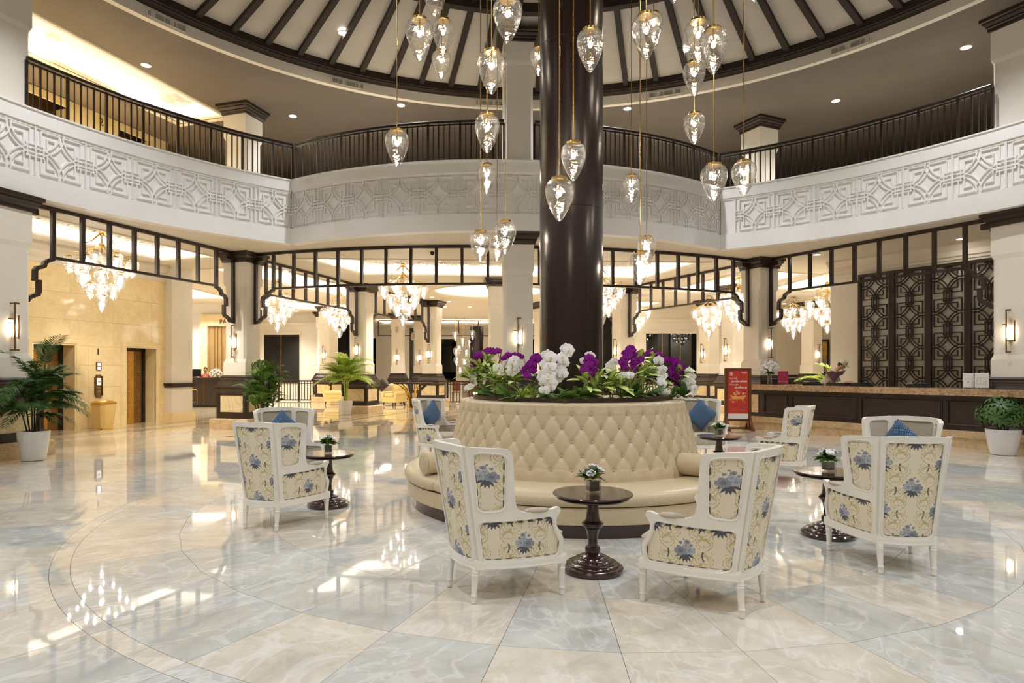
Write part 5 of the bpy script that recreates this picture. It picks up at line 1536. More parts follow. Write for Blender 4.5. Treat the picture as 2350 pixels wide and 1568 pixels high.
def slab_row(par, z0, z1, u0, u1, w, holes, m, th=.03, zoff=0.0, nm='wall_slab'):
    u = u0
    while u < u1 - .02:
        v = min(u + w, u1)
        segs = [(u, v)]
        for h0, h1, ht in holes:
            if z0 >= ht - 1e-4: continue
            ns = []
            for a, b in segs:
                if h1 <= a or h0 >= b: ns.append((a, b)); continue
                if h0 > a: ns.append((a, h0))
                if h1 < b: ns.append((h1, b))
            segs = ns
        for a, b in segs:
            if b - a < .03: continue
            g = .004
            mb = MB(); mb.box(((a + b) / 2, (z0 + z1) / 2, zoff - th / 2), (b - a - g, z1 - z0 - g, th)); link(nm, mb.mesh(nm, m), par)
        u = v
TOP = 2.29
holes = [(e1[0], e1[1], TOP), (e2[0], e2[1], TOP)]
zz = [0, .55, 1.16, 1.77, TOP, 2.98, 3.70, 4.42]
for i, (a, b) in enumerate(zip(zz[:-1], zz[1:])):
    slab_row(wl, a, b, -6.6 + (.0 if b <= TOP else .5), uend, 1.32 if b > TOP else 1.0, holes, M['bmarble'])
mb = MB(); 
for a, b in ((-6.6, e1[0] - .01), (e1[1] + .01, e2[0] - .01), (e2[1] + .01, uend)): mb.box(((a + b) / 2, 2.45, -.09), (b - a, 4.9, .1))
mb.box(((-6.6 + uend) / 2, 3.62, -.09), (uend + 6.6, 2.6, .1)); link('backing', mb.mesh('backing', M['joint']), wl)
mb = MB(); mb.sweep([(-6.6, 4.9, 0), (uend + .02, 4.9, 0)], [(0, 0), (.0, -.5), (.03, -.5), (.04, -.38), (.08, -.34), (.08, -.2), (.16, -.12), (.2, -.06), (.2, 0)], up=(0, 1, 0)); link('cornice', mb.mesh('cornice', M['ceil']), wl)
def elevator(nm, e, lab, deco):
    o = thing('elevator', lab, 'elevator', (0, 0, 0), 0, 'brass elevators'); o.matrix_world = frame_m(bayL((e[0] + e[1]) / 2, VW), UL, NL)
    w = e[1] - e[0]; h = TOP; dp = .46
    mb = MB(); fr = [(0, -.03), (.16, -.03), (.16, .02), (.13, .035), (.13, .05), (.05, .05), (.03, .03), (0, .03)]
    mb.sweep([(w / 2, 0, 0), (w / 2, h, 0), (-w / 2, h, 0), (-w / 2, 0, 0)], [(a, b) for a, b in fr], up=(0, 0, 1)); link('portal_frame', mb.mesh('portal_frame', M['bmarble']), o)
    for s in (-1, 1):
        mb = MB(); mb.box((s * (w / 2 + .02), h / 2, -dp / 2), (.04, h, dp)); link('jamb', mb.mesh('jamb', M['bmarble']), o)
    mb = MB(); mb.box((0, h + .02, -dp / 2), (w, .04, dp)); link('lintel', mb.mesh('lintel', M['bmarble']), o)
    mb = MB(); mb.box((0, h / 2, -dp - .06), (w + .2, h, .04)); link('shaft_wall', mb.mesh('shaft_wall', M['bronze']), o)
    for s in (-1, 1):
        d = None
        mb = MB(); dw = w * (.64 if s < 0 else .36); dx = s * (w - dw) / 2; mb.box((dx, h / 2, -dp), (dw - .006, h - .01, .03)); d = link('door', mb.mesh('door', M['golddoor'] if s < 0 else M['steel_brown']), o)
        mb = MB()
        for k in range(5):
            z = .25 + k * .42
            for sq_ in (.16, .1): 
                for a, b in (((-sq_, -sq_), (sq_, -sq_)), ((sq_, -sq_), (sq_, sq_)), ((sq_, sq_), (-sq_, sq_)), ((-sq_, sq_), (-sq_, -sq_))):
                    mb.bar((dx + a[0], z + .1 + a[1], -dp + .018), (dx + b[0], z + .1 + b[1], -dp + .018), .012, .006, (0, 0, 1))
        link('door_relief', mb.mesh('door_relief', M['bronze']), d)
    mb = MB(); mb.box((w / 2 - .05, h / 2, -dp + .03), (.09, h, .05)); mb.box((0, h - .04, -dp + .03), (w, .08, .05)); link('door_track', mb.mesh('door_track', M['black']), o)
    return o
M['steel_brown'] = mottled('bronzed_steel_door', srgb(150, 118, 74), srgb(140, 108, 66), 3, .25, metal=.7)
elevator('a', e1, 'brass elevator beside the near left palm', 0); elevator('b', e2, 'brass elevator farther along, beside the white pier', 1)
def on_wall(px, py, off=0.0):
    u = uL(px, VW); p = bayL(u, VW); z = HC + (HY - py) * p.y / FPX; return Vector((u, z, off))
t = tag(text('1', Matrix.Identity(4), .24, M['black'], 'floor_number', bold=.006), 'black figure 1 on the marble between the elevators', 'sign'); c = on_wall(225, 814); t.matrix_world = WL @ Matrix.Translation(c + Vector((0, 0, .006)))
c = on_wall(226, 841); o = thing('elevator_indicator', 'small steel display plate with two lit panels above call panel', 'sign'); o.matrix_world = WL @ Matrix.Translation(c)
mb = MB(); mb.prism(rnd([(-.08, -.12), (.08, -.12), (.08, .12), (-.08, .12)], .03), 0, .02); link('plate', mb.mesh('plate', M['bronze']), o)
for z in (-.055, .055): mb = MB(); mb.box((0, z, .022), (.09, .08, .006)); link('display', mb.mesh('display', mat('lit_display', (.8, .8, .78), .4, emit=(.9, .85, .8), es=.8)), o)
c = on_wall(225, 886, .003); o = thing('call_panel', 'tall bronze elevator call panel with a screen', 'control panel'); o.matrix_world = WL @ Matrix.Translation(c)
mb = MB(); mb.box((0, 0, .015), (.24, .50, .03)); mb.box((0, 0, .015), (.15, .64, .028)); mb.box((-.1, 0, .035), (.025, .56, .03)); mb.box((.1, 0, .035), (.025, .56, .03)); link('plate', mb.mesh('plate', M['bronze']), o)
mb = MB(); mb.box((0, .12, .034), (.13, .20, .008)); link('screen', mb.mesh('screen', mat('pale_screen', (.62, .66, .6), .3, emit=(.6, .66, .6), es=.5)), o)
text('98', Matrix.Translation((0, .09, .04)), .09, M['red'], 'readout', o, bold=.001)
mb = MB()
for x in (-.03, .03):
    for z in (-.06, -.14, -.18): mb.box((x, z, .034), (.035, .028, .01))
link('button', mb.mesh('button', M['steel']), o)
p = bayL(uL(238, VW - .42), VW - .42); o = thing('litter_bin', 'tapered cream and gold litter bin between the elevators', 'bin', (p.x, p.y, 0), atan2(UL.y, UL.x))
mb = MB(); sqloft(mb, [(.19, .03, .07), (.255, .70, .09)]); link('body', mb.mesh('body', mottled('cream_gold_panel', srgb(226, 196, 128), srgb(214, 182, 112), 2, .3)), o)
mb = MB(); sqloft(mb, [(.185, .0, .07), (.19, .03, .07)]); link('foot', mb.mesh('foot', M['gold']), o)
mb = MB(); sqloft(mb, [(.265, .70, .09), (.265, .725, .09), (.19, .775, .07), (.165, .775, .06), (.15, .73, .05)]); link('lid', mb.mesh('lid', M['gold']), o)
# white pier at the end of the elevator wall
p = bayL(uend + .42, VW - .02); pw = struct('column', None, (p.x, p.y, 0), atan2(UL.y, UL.x))
mb = MB(); mb.box((0, 0, 2.45), (.84, .5, 4.9)); link('shaft', mb.mesh('shaft', M['cream']), pw)
mb = MB(); mb.box((0, 0, .12), (.96, .66, .24)); mb.box((0, 0, .26), (.9, .58, .05)); link('plinth', mb.mesh('plinth', M['bmarble']), pw)
mb = MB(); mb.box((0, 0, 1.19), (.98, .66, .06)); mb.box((0, 0, 1.12), (.92, .6, .08)); link('ledge', mb.mesh('ledge', M['wood']), pw)
# upper elevator lobby
wu = struct('wall_upper_elevator', None); wu.matrix_world = WL @ Matrix.Translation((0, 6.5, -.3))
upm = mottled('upper_cream_marble', srgb(232, 214, 168), srgb(224, 204, 154), 1, .3)
hu = [(e1[0], e1[1] + .05, 2.28), (e2[0], e2[1], 2.28)]
for a, b in ((0, .6), (.6, 1.2), (1.2, 1.8), (1.8, 2.28), (2.28, 2.85)): slab_row(wu, a, b, -6.6, uend + .4, 1.2, hu, upm)
mb = MB(); mb.box(((-6.6 + uend) / 2, 1.25, -.5), (8, 2.5, .04)); link('backing', mb.mesh('backing', M['bronze']), wu)
for h in hu:
    mb = MB(); w = h[1] - h[0]; mb.sweep([(h[1], 0, 0), (h[1], 2.28, 0), (h[0], 2.28, 0), (h[0], 0, 0)], [(0, -.03), (.2, -.03), (.2, .05), (0, .05)], up=(0, 0, 1)); mb.box((h[1] + .02, 1.14, -.22), (.04, 2.28, .42)); link('portal_frame', mb.mesh('portal_frame', upm), wu)
t = tag(text('2', Matrix.Identity(4), .30, M['black'], 'floor_number'), 'black figure 2 on the upper elevator wall, behind the railing', 'sign'); u = uL(232, VW + .3); p = bayL(u, VW + .3); t.matrix_world = WL @ Matrix.Translation((u, HC + (HY - 288) * p.y / FPX, -.29))
for q in ((-4.2, 1.7), (-1.4, 1.7)): spot(bayL(q[0], 2.2, ZU + .2), 800, WARM, 2.2, .8, .1, aim=bayL(q[0], VW + .3, 7.6))  # fill spots without fixtures, added to brighten the upper elevator wall
o = thing('ceiling_diffuser', 'square louvred air diffuser in the bright upper ceiling tray', 'air vent'); q = fl(402, 229, ZU + .345); o.matrix_world = Matrix.Translation(q) @ Matrix.Rotation(atan2(UL.y, UL.x), 4, 'Z')
for k in range(6):
    r = .36 - k * .055; mb = MB(); mb.sweep([(-r, -r, -k * .004), (r, -r, -k * .004), (r, r, -k * .004), (-r, r, -k * .004)], [(-.02, 0), (.004, -.025), (.008, -.02), (-.014, .004)], closed=True); link('louvre', mb.mesh('louvre', M['white']), o)
for i, (px, py, s) in enumerate(((116, 84, .11), (131, 90, .07))):
    q = fl(px, py, ZU + .345); o = thing('smoke_detector', 'round white ceiling detector, ' + ('larger' if i == 0 else 'smaller') + ' of two in the bright tray', 'detector', q); mb = MB(); mb.lathe([(s, 0), (s, -.02), (s * .6, -.05), (s * .3, -.06), (.001, -.06)], n=20); link('body', mb.mesh('body', M['white'], True), o)

# ================================================================== CORRIDOR WITH THE CONCIERGE DESK
YB = 31.2
wc = struct('wall_corridor', None, (0, YB, 0))
mb = MB(); mb.box((-14.4, .1, 2.45), (3.6, .2, 4.9)); mb.sweep([(-16.2, 0, 4.9), (-12.6, 0, 4.9)], [(0, 0), (0, -.5), (.04, -.45), (.1, -.3), (.16, -.15), (.22, 0)], up=(0, 0, 1)); link('wall', mb.mesh('wall', M['white']), wc)
mb = MB()
for x0, x1, z0, z1 in ((-16.1, -15.75, .4, 4.2), (-15.65, -14.65, .4, 4.2), (-15.5, -14.8, .6, 4.0)):
    mb.sweep([(x0, -.01, z0), (x1, -.01, z0), (x1, -.01, z1), (x0, -.01, z1)], [(-.02, -.015), (.02, -.015), (.02, .015), (-.02, .015)], up=(0, 1, 0), closed=True)
link('panel_moulding', mb.mesh('panel_moulding', M['white']), wc)
o = struct('door_1', None, (0, YB - .12, 0)); 
mb = MB(); mb.box((-14.37, 0, 2.19), (.34, .2, 4.38)); mb.box((-13.55, 0, 4.1), (1.32, .2, .56)); mb.box((-12.75, 0, 2.19), (.3, .2, 4.38)); link('portal_frame', mb.mesh('portal_frame', M['bmarble']), o)
mb = MB(); mb.box((-13.55, .09, 1.9), (1.3, .04, 3.82)); link('door_leaf', mb.mesh('door_leaf', mottled('bronze_lift_door', srgb(176, 150, 106), srgb(166, 140, 96), 2, .3, metal=.5)), o)
mb = MB()
for x in (-13.9, -13.55, -13.75): mb.box((x, .065, 1.9), (.02, .02, 3.8))
link('door_seam', mb.mesh('door_seam', M['bronze']), o)
text('PA', Matrix.Translation((-13.42, -.115, 3.92)) @ Matrix.Rotation(pi / 2, 4, 'X'), .30, M['black'], 'lettering', o)
o = thing('concierge_desk', 'dark brown concierge desk with thin gold lines, behind left column', 'desk', (-13.2, 28.3, 0))
mb = MB(); mb.box((0, 0, .66), (2.3, .9, 1.16)); link('body', mb.mesh('body', M['wood']), o)
mb = MB(); mb.box((-.05, 0, 1.27), (2.5, 1.05, .09)); link('desktop', mb.mesh('desktop', M['wood']), o)
mb = MB(); mb.box((0, 0, .05), (2.2, .8, .1)); link('plinth', mb.mesh('plinth', M['black']), o)
mb = MB()
for z in (1.02, .24): mb.box((-.6, -.455, z), (1.1, .012, .02))
mb.tube([(-1.15, -.455, .80), (-.1, -.455, .80), (-.02, -.455, .76), (.0, -.455, .70), (.0, -.455, .12)], .012, 5); mb.tube([(.3, -.455, 1.1), (.3, -.455, .12)], .01, 5)
link('gold_line', mb.mesh('gold_line', M['gold']), o)
o = thing('monitor', 'black desk monitor seen from behind on the concierge desk', 'monitor', (-13.62, 28.4, 1.315), .3); mb = MB(); mb.box((0, 0, .21), (.62, .05, .34)); link('screen_back', mb.mesh('screen_back', M['black']), o)
mb = MB(); mb.box((0, 0, .02), (.25, .2, .03)); mb.box((0, .0, .1), (.06, .04, .16)); link('stand', mb.mesh('stand', M['black']), o)
def bouquet(o, n, r, zc, fs, seed, leaves=18, ls=1.5):
    rn = random.Random(seed)
    for i in range(n):
        a = 2.4 * i; el = math.acos(1 - 1.25 * (i + .5) / n); v = Vector((sin(el) * cos(a), sin(el) * sin(a), cos(el))); f = link('flower', rose, o)
        f.matrix_local = Matrix.Translation(Vector((0, 0, zc)) + v * r * rn.uniform(.85, 1.05)) @ v.to_track_quat('Z', 'Y').to_matrix().to_4x4() @ Matrix.Scale(fs, 4)
    for i in range(leaves):
        a = 2.4 * i + 1; f = link('leaf', lf_d, o); f.matrix_local = Matrix.Translation((0, 0, zc - r * .3)) @ Matrix.Rotation(a, 4, 'Z') @ Matrix.Rotation(rn.uniform(-.9, .4), 4, 'Y') @ Matrix.Scale(ls * r / .16, 4)
o = thing('flower_arrangement', 'low white flower arrangement on the concierge desk', 'flowers', (-12.50, 28.15, 1.315)); bouquet(o, 26, .26, .12, 2.4, 3, 16, 1.6)
mb = MB(); mb.lathe([(.10, 0), (.12, .05), (.11, .06), (.001, .06)], n=16); link('bowl', mb.mesh('bowl', M['pot'], True), o)

# ---- people
def skin_body(name, verts, edges, rad, m, parent=None, sub=2):
    me = D.meshes.new(name); me.from_pydata(verts, edges, []); me.materials.append(m); o = D.objects.new(name, me); COL.objects.link(o)
    if parent is not None: o.parent = parent
    md = o.modifiers.new('skin', 'SKIN'); md.use_smooth_shade = True
    if not me.skin_vertices: bm = bmesh.new(); bm.from_mesh(me); bm.verts.layers.skin.verify(); bm.to_mesh(me); bm.free()
    for i, r in enumerate(rad): me.skin_vertices[0].data[i].radius = r if isinstance(r, tuple) else (r, r)
    me.skin_vertices[0].data[0].use_root = True
    s = o.modifiers.new('sub', 'SUBSURF'); s.levels = s.render_levels = sub
    return o
def person(loc, rz, lab, shirt, hairm, cap=None, lean=.0, armf=.3):
    o = thing('person', lab, 'person', loc, rz)
    # y forward; standing behind a counter, bending forward by lean
    sh = Vector((0, lean * .6, 1.36 - lean * .12)); nk = sh + Vector((0, .03 + lean * .08, .10)); hd = nk + Vector((0, .05 + lean * .16, .10)); tp = hd + Vector((0, .03, .12))
    V = [(0, 0, .95), (0, lean * .3, 1.15), tuple(sh), tuple(nk), tuple(hd), tuple(tp)]; E = [(0, 1), (1, 2), (2, 3), (3, 4), (4, 5)]; Rr = [(.15, .11), (.14, .10), (.13, .09), .05, (.078, .092), (.066, .078)]
    cl = [[], []]
    for s in (-1, 1):
        n = len(V); S = sh + Vector((s * .18, 0, -.03)); El = S + Vector((s * .05, .10, -.26)); Wr = El + Vector((-s * .06, .24, .04 + armf * .1)); Hn = Wr + Vector((-s * .02, .08, 0))
        V += [tuple(S), tuple(El), tuple(Wr), tuple(Hn)]; E += [(2, n), (n, n + 1), (n + 1, n + 2), (n + 2, n + 3)]; Rr += [.06, .045, .032, (.038, .022)]
        cl[0 if s < 0 else 1] = [S, El, Wr]
        for k in range(4):
            m_ = len(V); V.append((Hn.x + (k - 1.5) * .02, Hn.y + .06 - abs(k - 1.5) * .008, Hn.z - .02)); E.append((n + 3, m_)); Rr.append(.009)
        m_ = len(V); V.append((Hn.x - s * .045, Hn.y + .01, Hn.z + .01)); E.append((n + 3, m_)); Rr.append(.010)
        n = len(V); V += [(s * .09, 0, .88), (s * .10, .02, .48), (s * .10, 0, .06), (s * .10, .16, .035)]; E += [(0, n), (n, n + 1), (n + 1, n + 2), (n + 2, n + 3)]; Rr += [.09, .06, .042, .035]
    b = skin_body('body', V, E, Rr, M['skin'], o)
    V = [(0, 0, .90), (0, lean * .3, 1.15), tuple(sh), tuple(sh + Vector((0, .01, .07)))]; E = [(0, 1), (1, 2), (2, 3)]; Rr = [(.175, .135), (.16, .125), (.15, .11), (.07, .07)]
    for s in (0, 1):
        n = len(V); V += [tuple(c) for c in cl[s]]; E += [(2, n), (n, n + 1), (n + 1, n + 2)]; Rr += [.078, .06, .045]
    skin_body('shirt', V, E, Rr, shirt, o)
    V = [(0, 0, .92)]; E = []; Rr = [(.165, .125)]
    for s in (-1, 1):
        n = len(V); V += [(s * .09, 0, .86), (s * .10, .02, .48), (s * .10, 0, .10)]; E += [(0, n), (n, n + 1), (n + 1, n + 2)]; Rr += [.11, .078, .065]
    skin_body('trousers', V, E, Rr, M['black'], o)
    d = (tp - nk).normalized(); q = Vector((0, 0, 1)).rotation_difference(d).to_matrix().to_4x4(); HM = Matrix.Translation(hd + d * .05) @ q
    mb = MB(); mb.M = HM
    if cap is None:
        mb.sphere((0, -.025, .02), (.090, .095, .105), 14, 10); mb.sphere((0, -.105, .06), .05, 10, 8)
    else:
        mb.sphere((0, -.03, -.005), (.088, .088, .09), 14, 10)
    link('hair', mb.mesh('hair', hairm, True), o)
    mb = MB(); mb.M = HM; mb.sphere((0, .004, -.012), (.076, .090, .115), 16, 12); mb.sphere((0, .098, -.035), (.013, .018, .02), 8, 6)
    for s in (-1, 1): mb.sphere((s * .088, .0, -.03), (.012, .02, .03), 8, 6)
    link('nose_and_ears', mb.mesh('nose_and_ears', M['skin'], True), b)
    mb = MB(); mb.M = HM
    for s in (-1, 1): mb.sphere((s * .034, .088, -.01), (.013, .008, .007), 8, 6); mb.bar((s * .018, .092, .012), (s * .052, .084, .014), .006, .006)
    link('eyes', mb.mesh('eyes', M['hair']), b)
    mb = MB(); mb.M = HM; mb.sphere((0, .088, -.075), (.024, .008, .007), 8, 6); link('mouth', mb.mesh('mouth', M['red']), b)
    if cap is not None:
        mb = MB(); mb.M = HM; mb.lathe([(.10, .035), (.104, .05), (.102, .10), (.092, .13), (.05, .142), (.001, .143)], n=20)
        mb.prism([(-.085, .05), (.085, .05), (.075, .13), (.04, .17), (-.04, .17), (-.075, .13)], .03, .042); link('cap', mb.mesh('cap', cap, .6), o)
    return o
person((-13.62, 29.5, .06), pi + .55, 'woman in a red dress with dark hair in a bun, behind the concierge desk', M['red'], M['hair'], lean=.12)

# ================================================================== RECEPTION
TH = atan2(UD.y, UD.x)
uA, uB = uR(1712, .22), 8.2
NR_ = -VD
WRm = frame_m(bayR(0, 0), UD, NR_)                      # local x=u, y=z, z=out toward the hall
desk = thing('reception_desk', 'long dark panelled reception desk with striped stone counter', 'reception desk'); desk.matrix_world = WRm
mb = MB(); c = (uA + uB) / 2; w = uB - uA
mb.box((c, .11, -.2), (w + .1, .22, .4)); mb.sweep([(uA - .05, .22, 0), (uB, .22, 0)], [(0, 0), (0, -.01), (.02, -.01), (.03, 0)], up=(0, 1, 0)); mb.box((c, .26, -.23), (w, .08, .36)); mb.box((c, .325, -.26), (w, .05, .3)); link('plinth', mb.mesh('plinth', M['plinth']), desk)
SEG = ((uA, .2, .60), (.2, 5.0, 1.15), (5.0, uB, .42))
for a_, b_, dp in SEG:
    mb = MB(); mb.box(((a_ + b_) / 2, .71, -(.25 + dp) / 2), (b_ - a_, .74, dp - .25)); link('body', mb.mesh('body', M['wood']), desk)
def slabp(z0, z1, o0, o1, m, nm):
    mb = MB()
    for a_, b_, dp in SEG: mb.box(((a_ + b_) / 2, (z0 + z1) / 2, -(o0 + dp) / 2), (b_ - a_, z1 - z0, dp - o0))
    link(nm, mb.mesh(nm, m), desk)
slabp(1.08, 1.23, .14, 1.15, M['counter'], 'counter_slab'); slabp(1.03, 1.08, .18, 1.1, M['wood'], 'under_moulding')
for i, (a, b) in enumerate(((1753, 1806), (1816, 1965), (1974, 2160), (2172, 2256), (2268, 2420))):
    u0, u1 = uR(a, .24), uR(b, .24); z0, z1 = .44, .97
    mb = MB(); mb.sweep([(u0, z0, -.245), (u1, z0, -.245), (u1, z1, -.245), (u0, z1, -.245)], [(-.04, -.01), (-.04, .02), (-.015, .03), (.0, .012), (.02, .012), (.02, -.01)], up=(0, 0, 1), closed=True); link('panel_moulding', mb.mesh('panel_moulding', M['wood']), desk)
u0, u1 = uR(1715, .24), uR(1740, .24); mb = MB(); mb.box(((u0 + u1) / 2, .70, -.243), (u1 - u0, .5, .02)); link('ivory_panel', mb.mesh('ivory_panel', M['ivory_panel']), desk)
# the wall behind with its lattice screens
VS = 3.55
wr = struct('wall_reception', None); wr.matrix_world = frame_m(bayR(0, VS), UD, NR_)
u0 = uR(1906, VS); u1 = u0 + 8.6
mb = MB(); mb.box(((u0 + u1) / 2, 2.45, -.15), (u1 - u0, 4.9, .3)); link('wall', mb.mesh('wall', M['cream']), wr)
mb = MB(); mb.box((u0 + .15, 2.45, -2.3), (.3, 4.9, 4.3)); link('return_wall', mb.mesh('return_wall', M['cream']), wr)
mb = MB(); mb.sweep([(u0 - .02, 4.9, 0), (u1, 4.9, 0)], [(0, 0), (0, -.42), (.03, -.42), (.03, -.36), (.07, -.33), (.07, -.2), (.12, -.14), (.2, -.06), (.2, 0)], up=(0, 1, 0)); link('cornice', mb.mesh('cornice', M['ceil']), wr)
us = [uR(p, VS - .06) for p in (1971, 2046, 2129, 2222)]; pw = (us[3] - us[0]) / 3
for k in range(4):
    a = us[0] + pw * k
    o = thing('lattice_screen', 'tall dark lattice screen behind reception, ' + ('leftmost of four', 'second from left', 'third from left', 'rightmost, cut by the column')[k], 'screen', (0, 0, 0), 0, 'lattice screens behind the reception'); o.matrix_world = frame_m(bayR(a + pw / 2, VS - .06), UD, NR_)
    hw = pw / 2; z0, z1 = .95, 4.36
    mb = MB(); mb.sweep([(-hw + .035, z0, 0), (hw - .035, z0, 0), (hw - .035, z1, 0), (-hw + .035, z1, 0)], [(-.04, -.045), (.04, -.045), (.04, .045), (-.04, .045)], up=(0, 0, 1), closed=True); link('frame', mb.mesh('frame', M['wood']), o)
    n = 4; per = (z1 - z0 - .1) / n * 1.06
    iw = hw - .085
    for j in range(n):
        zc = z1 - .10 + .18 - per * (j + .5)
        mb = MB(); relief(iw, per / 2, .026, .03, lambda x, y, z: (x, y, z - .01), mb=mb, rot=True)
        mb.v = [(max(-hw + .05, min(hw - .05, x)), max(z0, min(z1, y + zc)), z) for x, y, z in mb.v]
        link('lattice', mb.mesh('lattice', M['wood']), o)
p = bayR(uR(1888, 1.45), 1.45)
person((p.x, p.y, .22), atan2(-UD.x, UD.y) + .25, 'man in a pale shirt and flat cap bent over the reception counter', mottled('pale_khaki_shirt', srgb(216, 204, 180), srgb(206, 194, 168), 20, .8), M['hair'], mottled('beige_cap_cloth', srgb(206, 192, 166), srgb(196, 182, 156), 40, .8), lean=.45)
def wrapped():
    q = bayR(uR(1912, 1.0), 1.0); o = thing('wrapped_bouquet', 'bouquet in crumpled mauve paper in the hands of the man in the cap', 'bouquet', (q.x, q.y, 1.24))
    rn = random.Random(3); mb = MB(); rings = []
    for k, (r, z) in enumerate(((.03, 0), (.05, .10), (.10, .2), (.17, .30), (.20, .36))):
        rings.append([((r * (1 + (.25 if i % 2 else -.1) * (k / 4) + rn.uniform(-.06, .06))) * cos(2 * pi * i / 16), (r * (1 + (.25 if i % 2 else -.1) * (k / 4))) * sin(2 * pi * i / 16) - .25 * z, z + rn.uniform(-.02, .03) * k / 2) for i in range(16)])
    mb.loft(rings, True, False); link('paper', mb.mesh('paper', mottled('mauve_wrapping_paper', srgb(150, 122, 140), srgb(110, 86, 104), 12, .6), pi), o)
    for i in range(9):
        f = link('flower', rose, o); f.matrix_local = Matrix.Translation((rn.uniform(-.1, .1), rn.uniform(-.16, 0), rn.uniform(.28, .34))) @ Matrix.Scale(1.8, 4)
wrapped()
def on_counter(px, v=.55): p = bayR(uR(px, v), v); return Vector((p.x, p.y, 1.23))
q = on_counter(1766); o = thing('flower_vase', 'tall glass vase of white roses at the left end of reception counter', 'flower vase', q)
mb = MB(); mb.lathe([(.06, 0), (.062, .02), (.05, .2), (.058, .26)], n=20, cap=False); mb.lathe([(.06, .0), (.001, .002)], n=20, cap=False); link('vase', mb.mesh('vase', M['vase'], True), o)
bouquet(o, 34, .24, .42, 2.0, 8, 26, 1.6)
mb = MB()
for i in range(8): mb.tube([(.03 * cos(i), .03 * sin(i), .02), (.05 * cos(i + 2), .05 * sin(i + 2), .3)], .004, 5)
link('stem', mb.mesh('stem', M['stem']), o)
def standee(px, w, h, m, lab, lines, txm, band=None):
    q = on_counter(px, .45); o = thing('counter_sign', lab, 'sign', q, 0); o.matrix_world = Matrix.Translation(q) @ Matrix.Rotation(TH + .35, 4, 'Z')
    mb = MB(); mb.box((0, .012, h / 2), (w, .008, h)); mb.box((0, .03, .004), (w, .1, .008)); link('holder', mb.mesh('holder', M['vase']), o)
    mb = MB(); mb.box((0, .004, h / 2 + .01), (w * .94, .004, h * .93)); link('sheet', mb.mesh('sheet', m), o)
    for body, z, s in lines: text(body, Matrix.Translation((0, .0, z)) @ Matrix.Rotation(pi / 2, 4, 'X'), s, txm, 'lettering', o, ext=.0005)
    return o
standee(1797, .27, .37, mottled('wine_red_print', srgb(150, 30, 62), srgb(136, 22, 54), 5, .5), 'wine red sign in a clear holder beside the white rose vase', [('- - - - -', .26, .05), ('~ ~ ~ ~', .06, .07)], M['orw'])
paper = mat('white_paper', srgb(236, 234, 230), .6); ink = mat('grey_ink', srgb(90, 90, 92), .6)
o = standee(2222, .20, .33, paper, 'white notice sheet on reception counter, left of two', [('o', .26, .03), ('- - - - - - -', .21, .03), ('- - - - -', .185, .03), ('•', .10, .1)], ink)
o = standee(2253, .25, .33, paper, 'white notice sheet with a plan drawing on reception counter, right of two', [('- - - -', .28, .03)], ink)
mb = MB()
for a, b, c_, d_ in ((-.08, .10, .08, .10), (-.08, .23, .08, .23), (-.08, .10, -.08, .23), (.08, .10, .08, .23), (-.02, .10, -.02, .23), (-.08, .17, -.02, .17), (.03, .15, .08, .15), (.03, .10, .03, .15)): mb.bar((a, .001, b), (c_, .001, d_), .003, .002)
link('drawing', mb.mesh('drawing', ink), o)
for i, (px, lab) in enumerate(((1866, 'black card tray with blue card before the man in the cap'), (1978, 'black card tray with blue card near the middle of counter'), (2108, 'black card tray with blue card toward the right of counter'))):
    q = on_counter(px, .6); o = thing('card_tray', lab, 'tray', q, 0, 'card trays on the reception counter'); o.matrix_world = Matrix.Translation(q) @ Matrix.Rotation(TH + .3, 4, 'Z')
    mb = MB(); mb.box((0, 0, .025), (.46, .2, .05)); mb.box((0, .05, .065), (.3, .1, .035)); link('tray', mb.mesh('tray', M['black']), o)
    for x, m in ((-.16, paper), (.12, mat('blue_card', srgb(70, 130, 190), .4))): mb = MB(); mb.M = Matrix.Translation((x, -.02, .075)) @ Matrix.Rotation(-.5, 4, 'X'); mb.box((0, 0, 0), (.12, .09, .006)); link('card', mb.mesh('card', m), o)
q = on_counter(1925, .75); o = thing('desk_tray', 'flat dark tray behind the counter edge, right of the man', 'tray', q); o.matrix_world = Matrix.Translation(q) @ Matrix.Rotation(TH, 4, 'Z'); mb = MB(); mb.box((0, 0, .03), (.5, .3, .06)); mb.box((0, 0, .065), (.46, .26, .012)); link('tray', mb.mesh('tray', M['wood']), o)

# ---- red poster stand
SP = Vector((6.52, 17.1, 0)); o = thing('poster_stand', 'wooden floor stand with a tall red poster, left end of reception', 'sign', SP, R_(-4))
W_, H_ = .62, 1.68
for s in (-1, 1):
    mb = MB(); mb.box((s * (W_ / 2), 0, H_ / 2), (.075, .10, H_)); link('post', mb.mesh('post', M['redwood']), o)
    mb = MB(); mb.box((s * W_ / 2, 0, .03), (.09, .62, .06)); mb.bar((s * W_ / 2, -.29, .05), (s * W_ / 2, 0, .40), .05, .05); mb.bar((s * W_ / 2, .29, .05), (s * W_ / 2, 0, .40), .05, .05); link('foot', mb.mesh('foot', M['redwood']), o)
mb = MB(); mb.box((0, 0, H_ - .03), (W_, .07, .06)); mb.box((0, 0, .28), (W_, .07, .06)); mb.box((0, 0, .06), (W_, .06, .05)); link('rail', mb.mesh('rail', M['redwood']), o)
mb = MB(); mb.box((0, -.02, .96), (W_ - .08, .012, 1.32)); ps = link('poster', mb.mesh('poster', mottled('orange_red_print', srgb(206, 62, 42), srgb(190, 46, 34), 3, .5)), o)
RX = Matrix.Rotation(pi / 2, 4, 'X'); wt = M['orw']
def ptext(b, x, z, s, al='LEFT', bold=0.0, m=None): text(b, Matrix.Translation((x, -.029, z)) @ RX, s, m or wt, 'lettering', ps, al, .0005, bold)
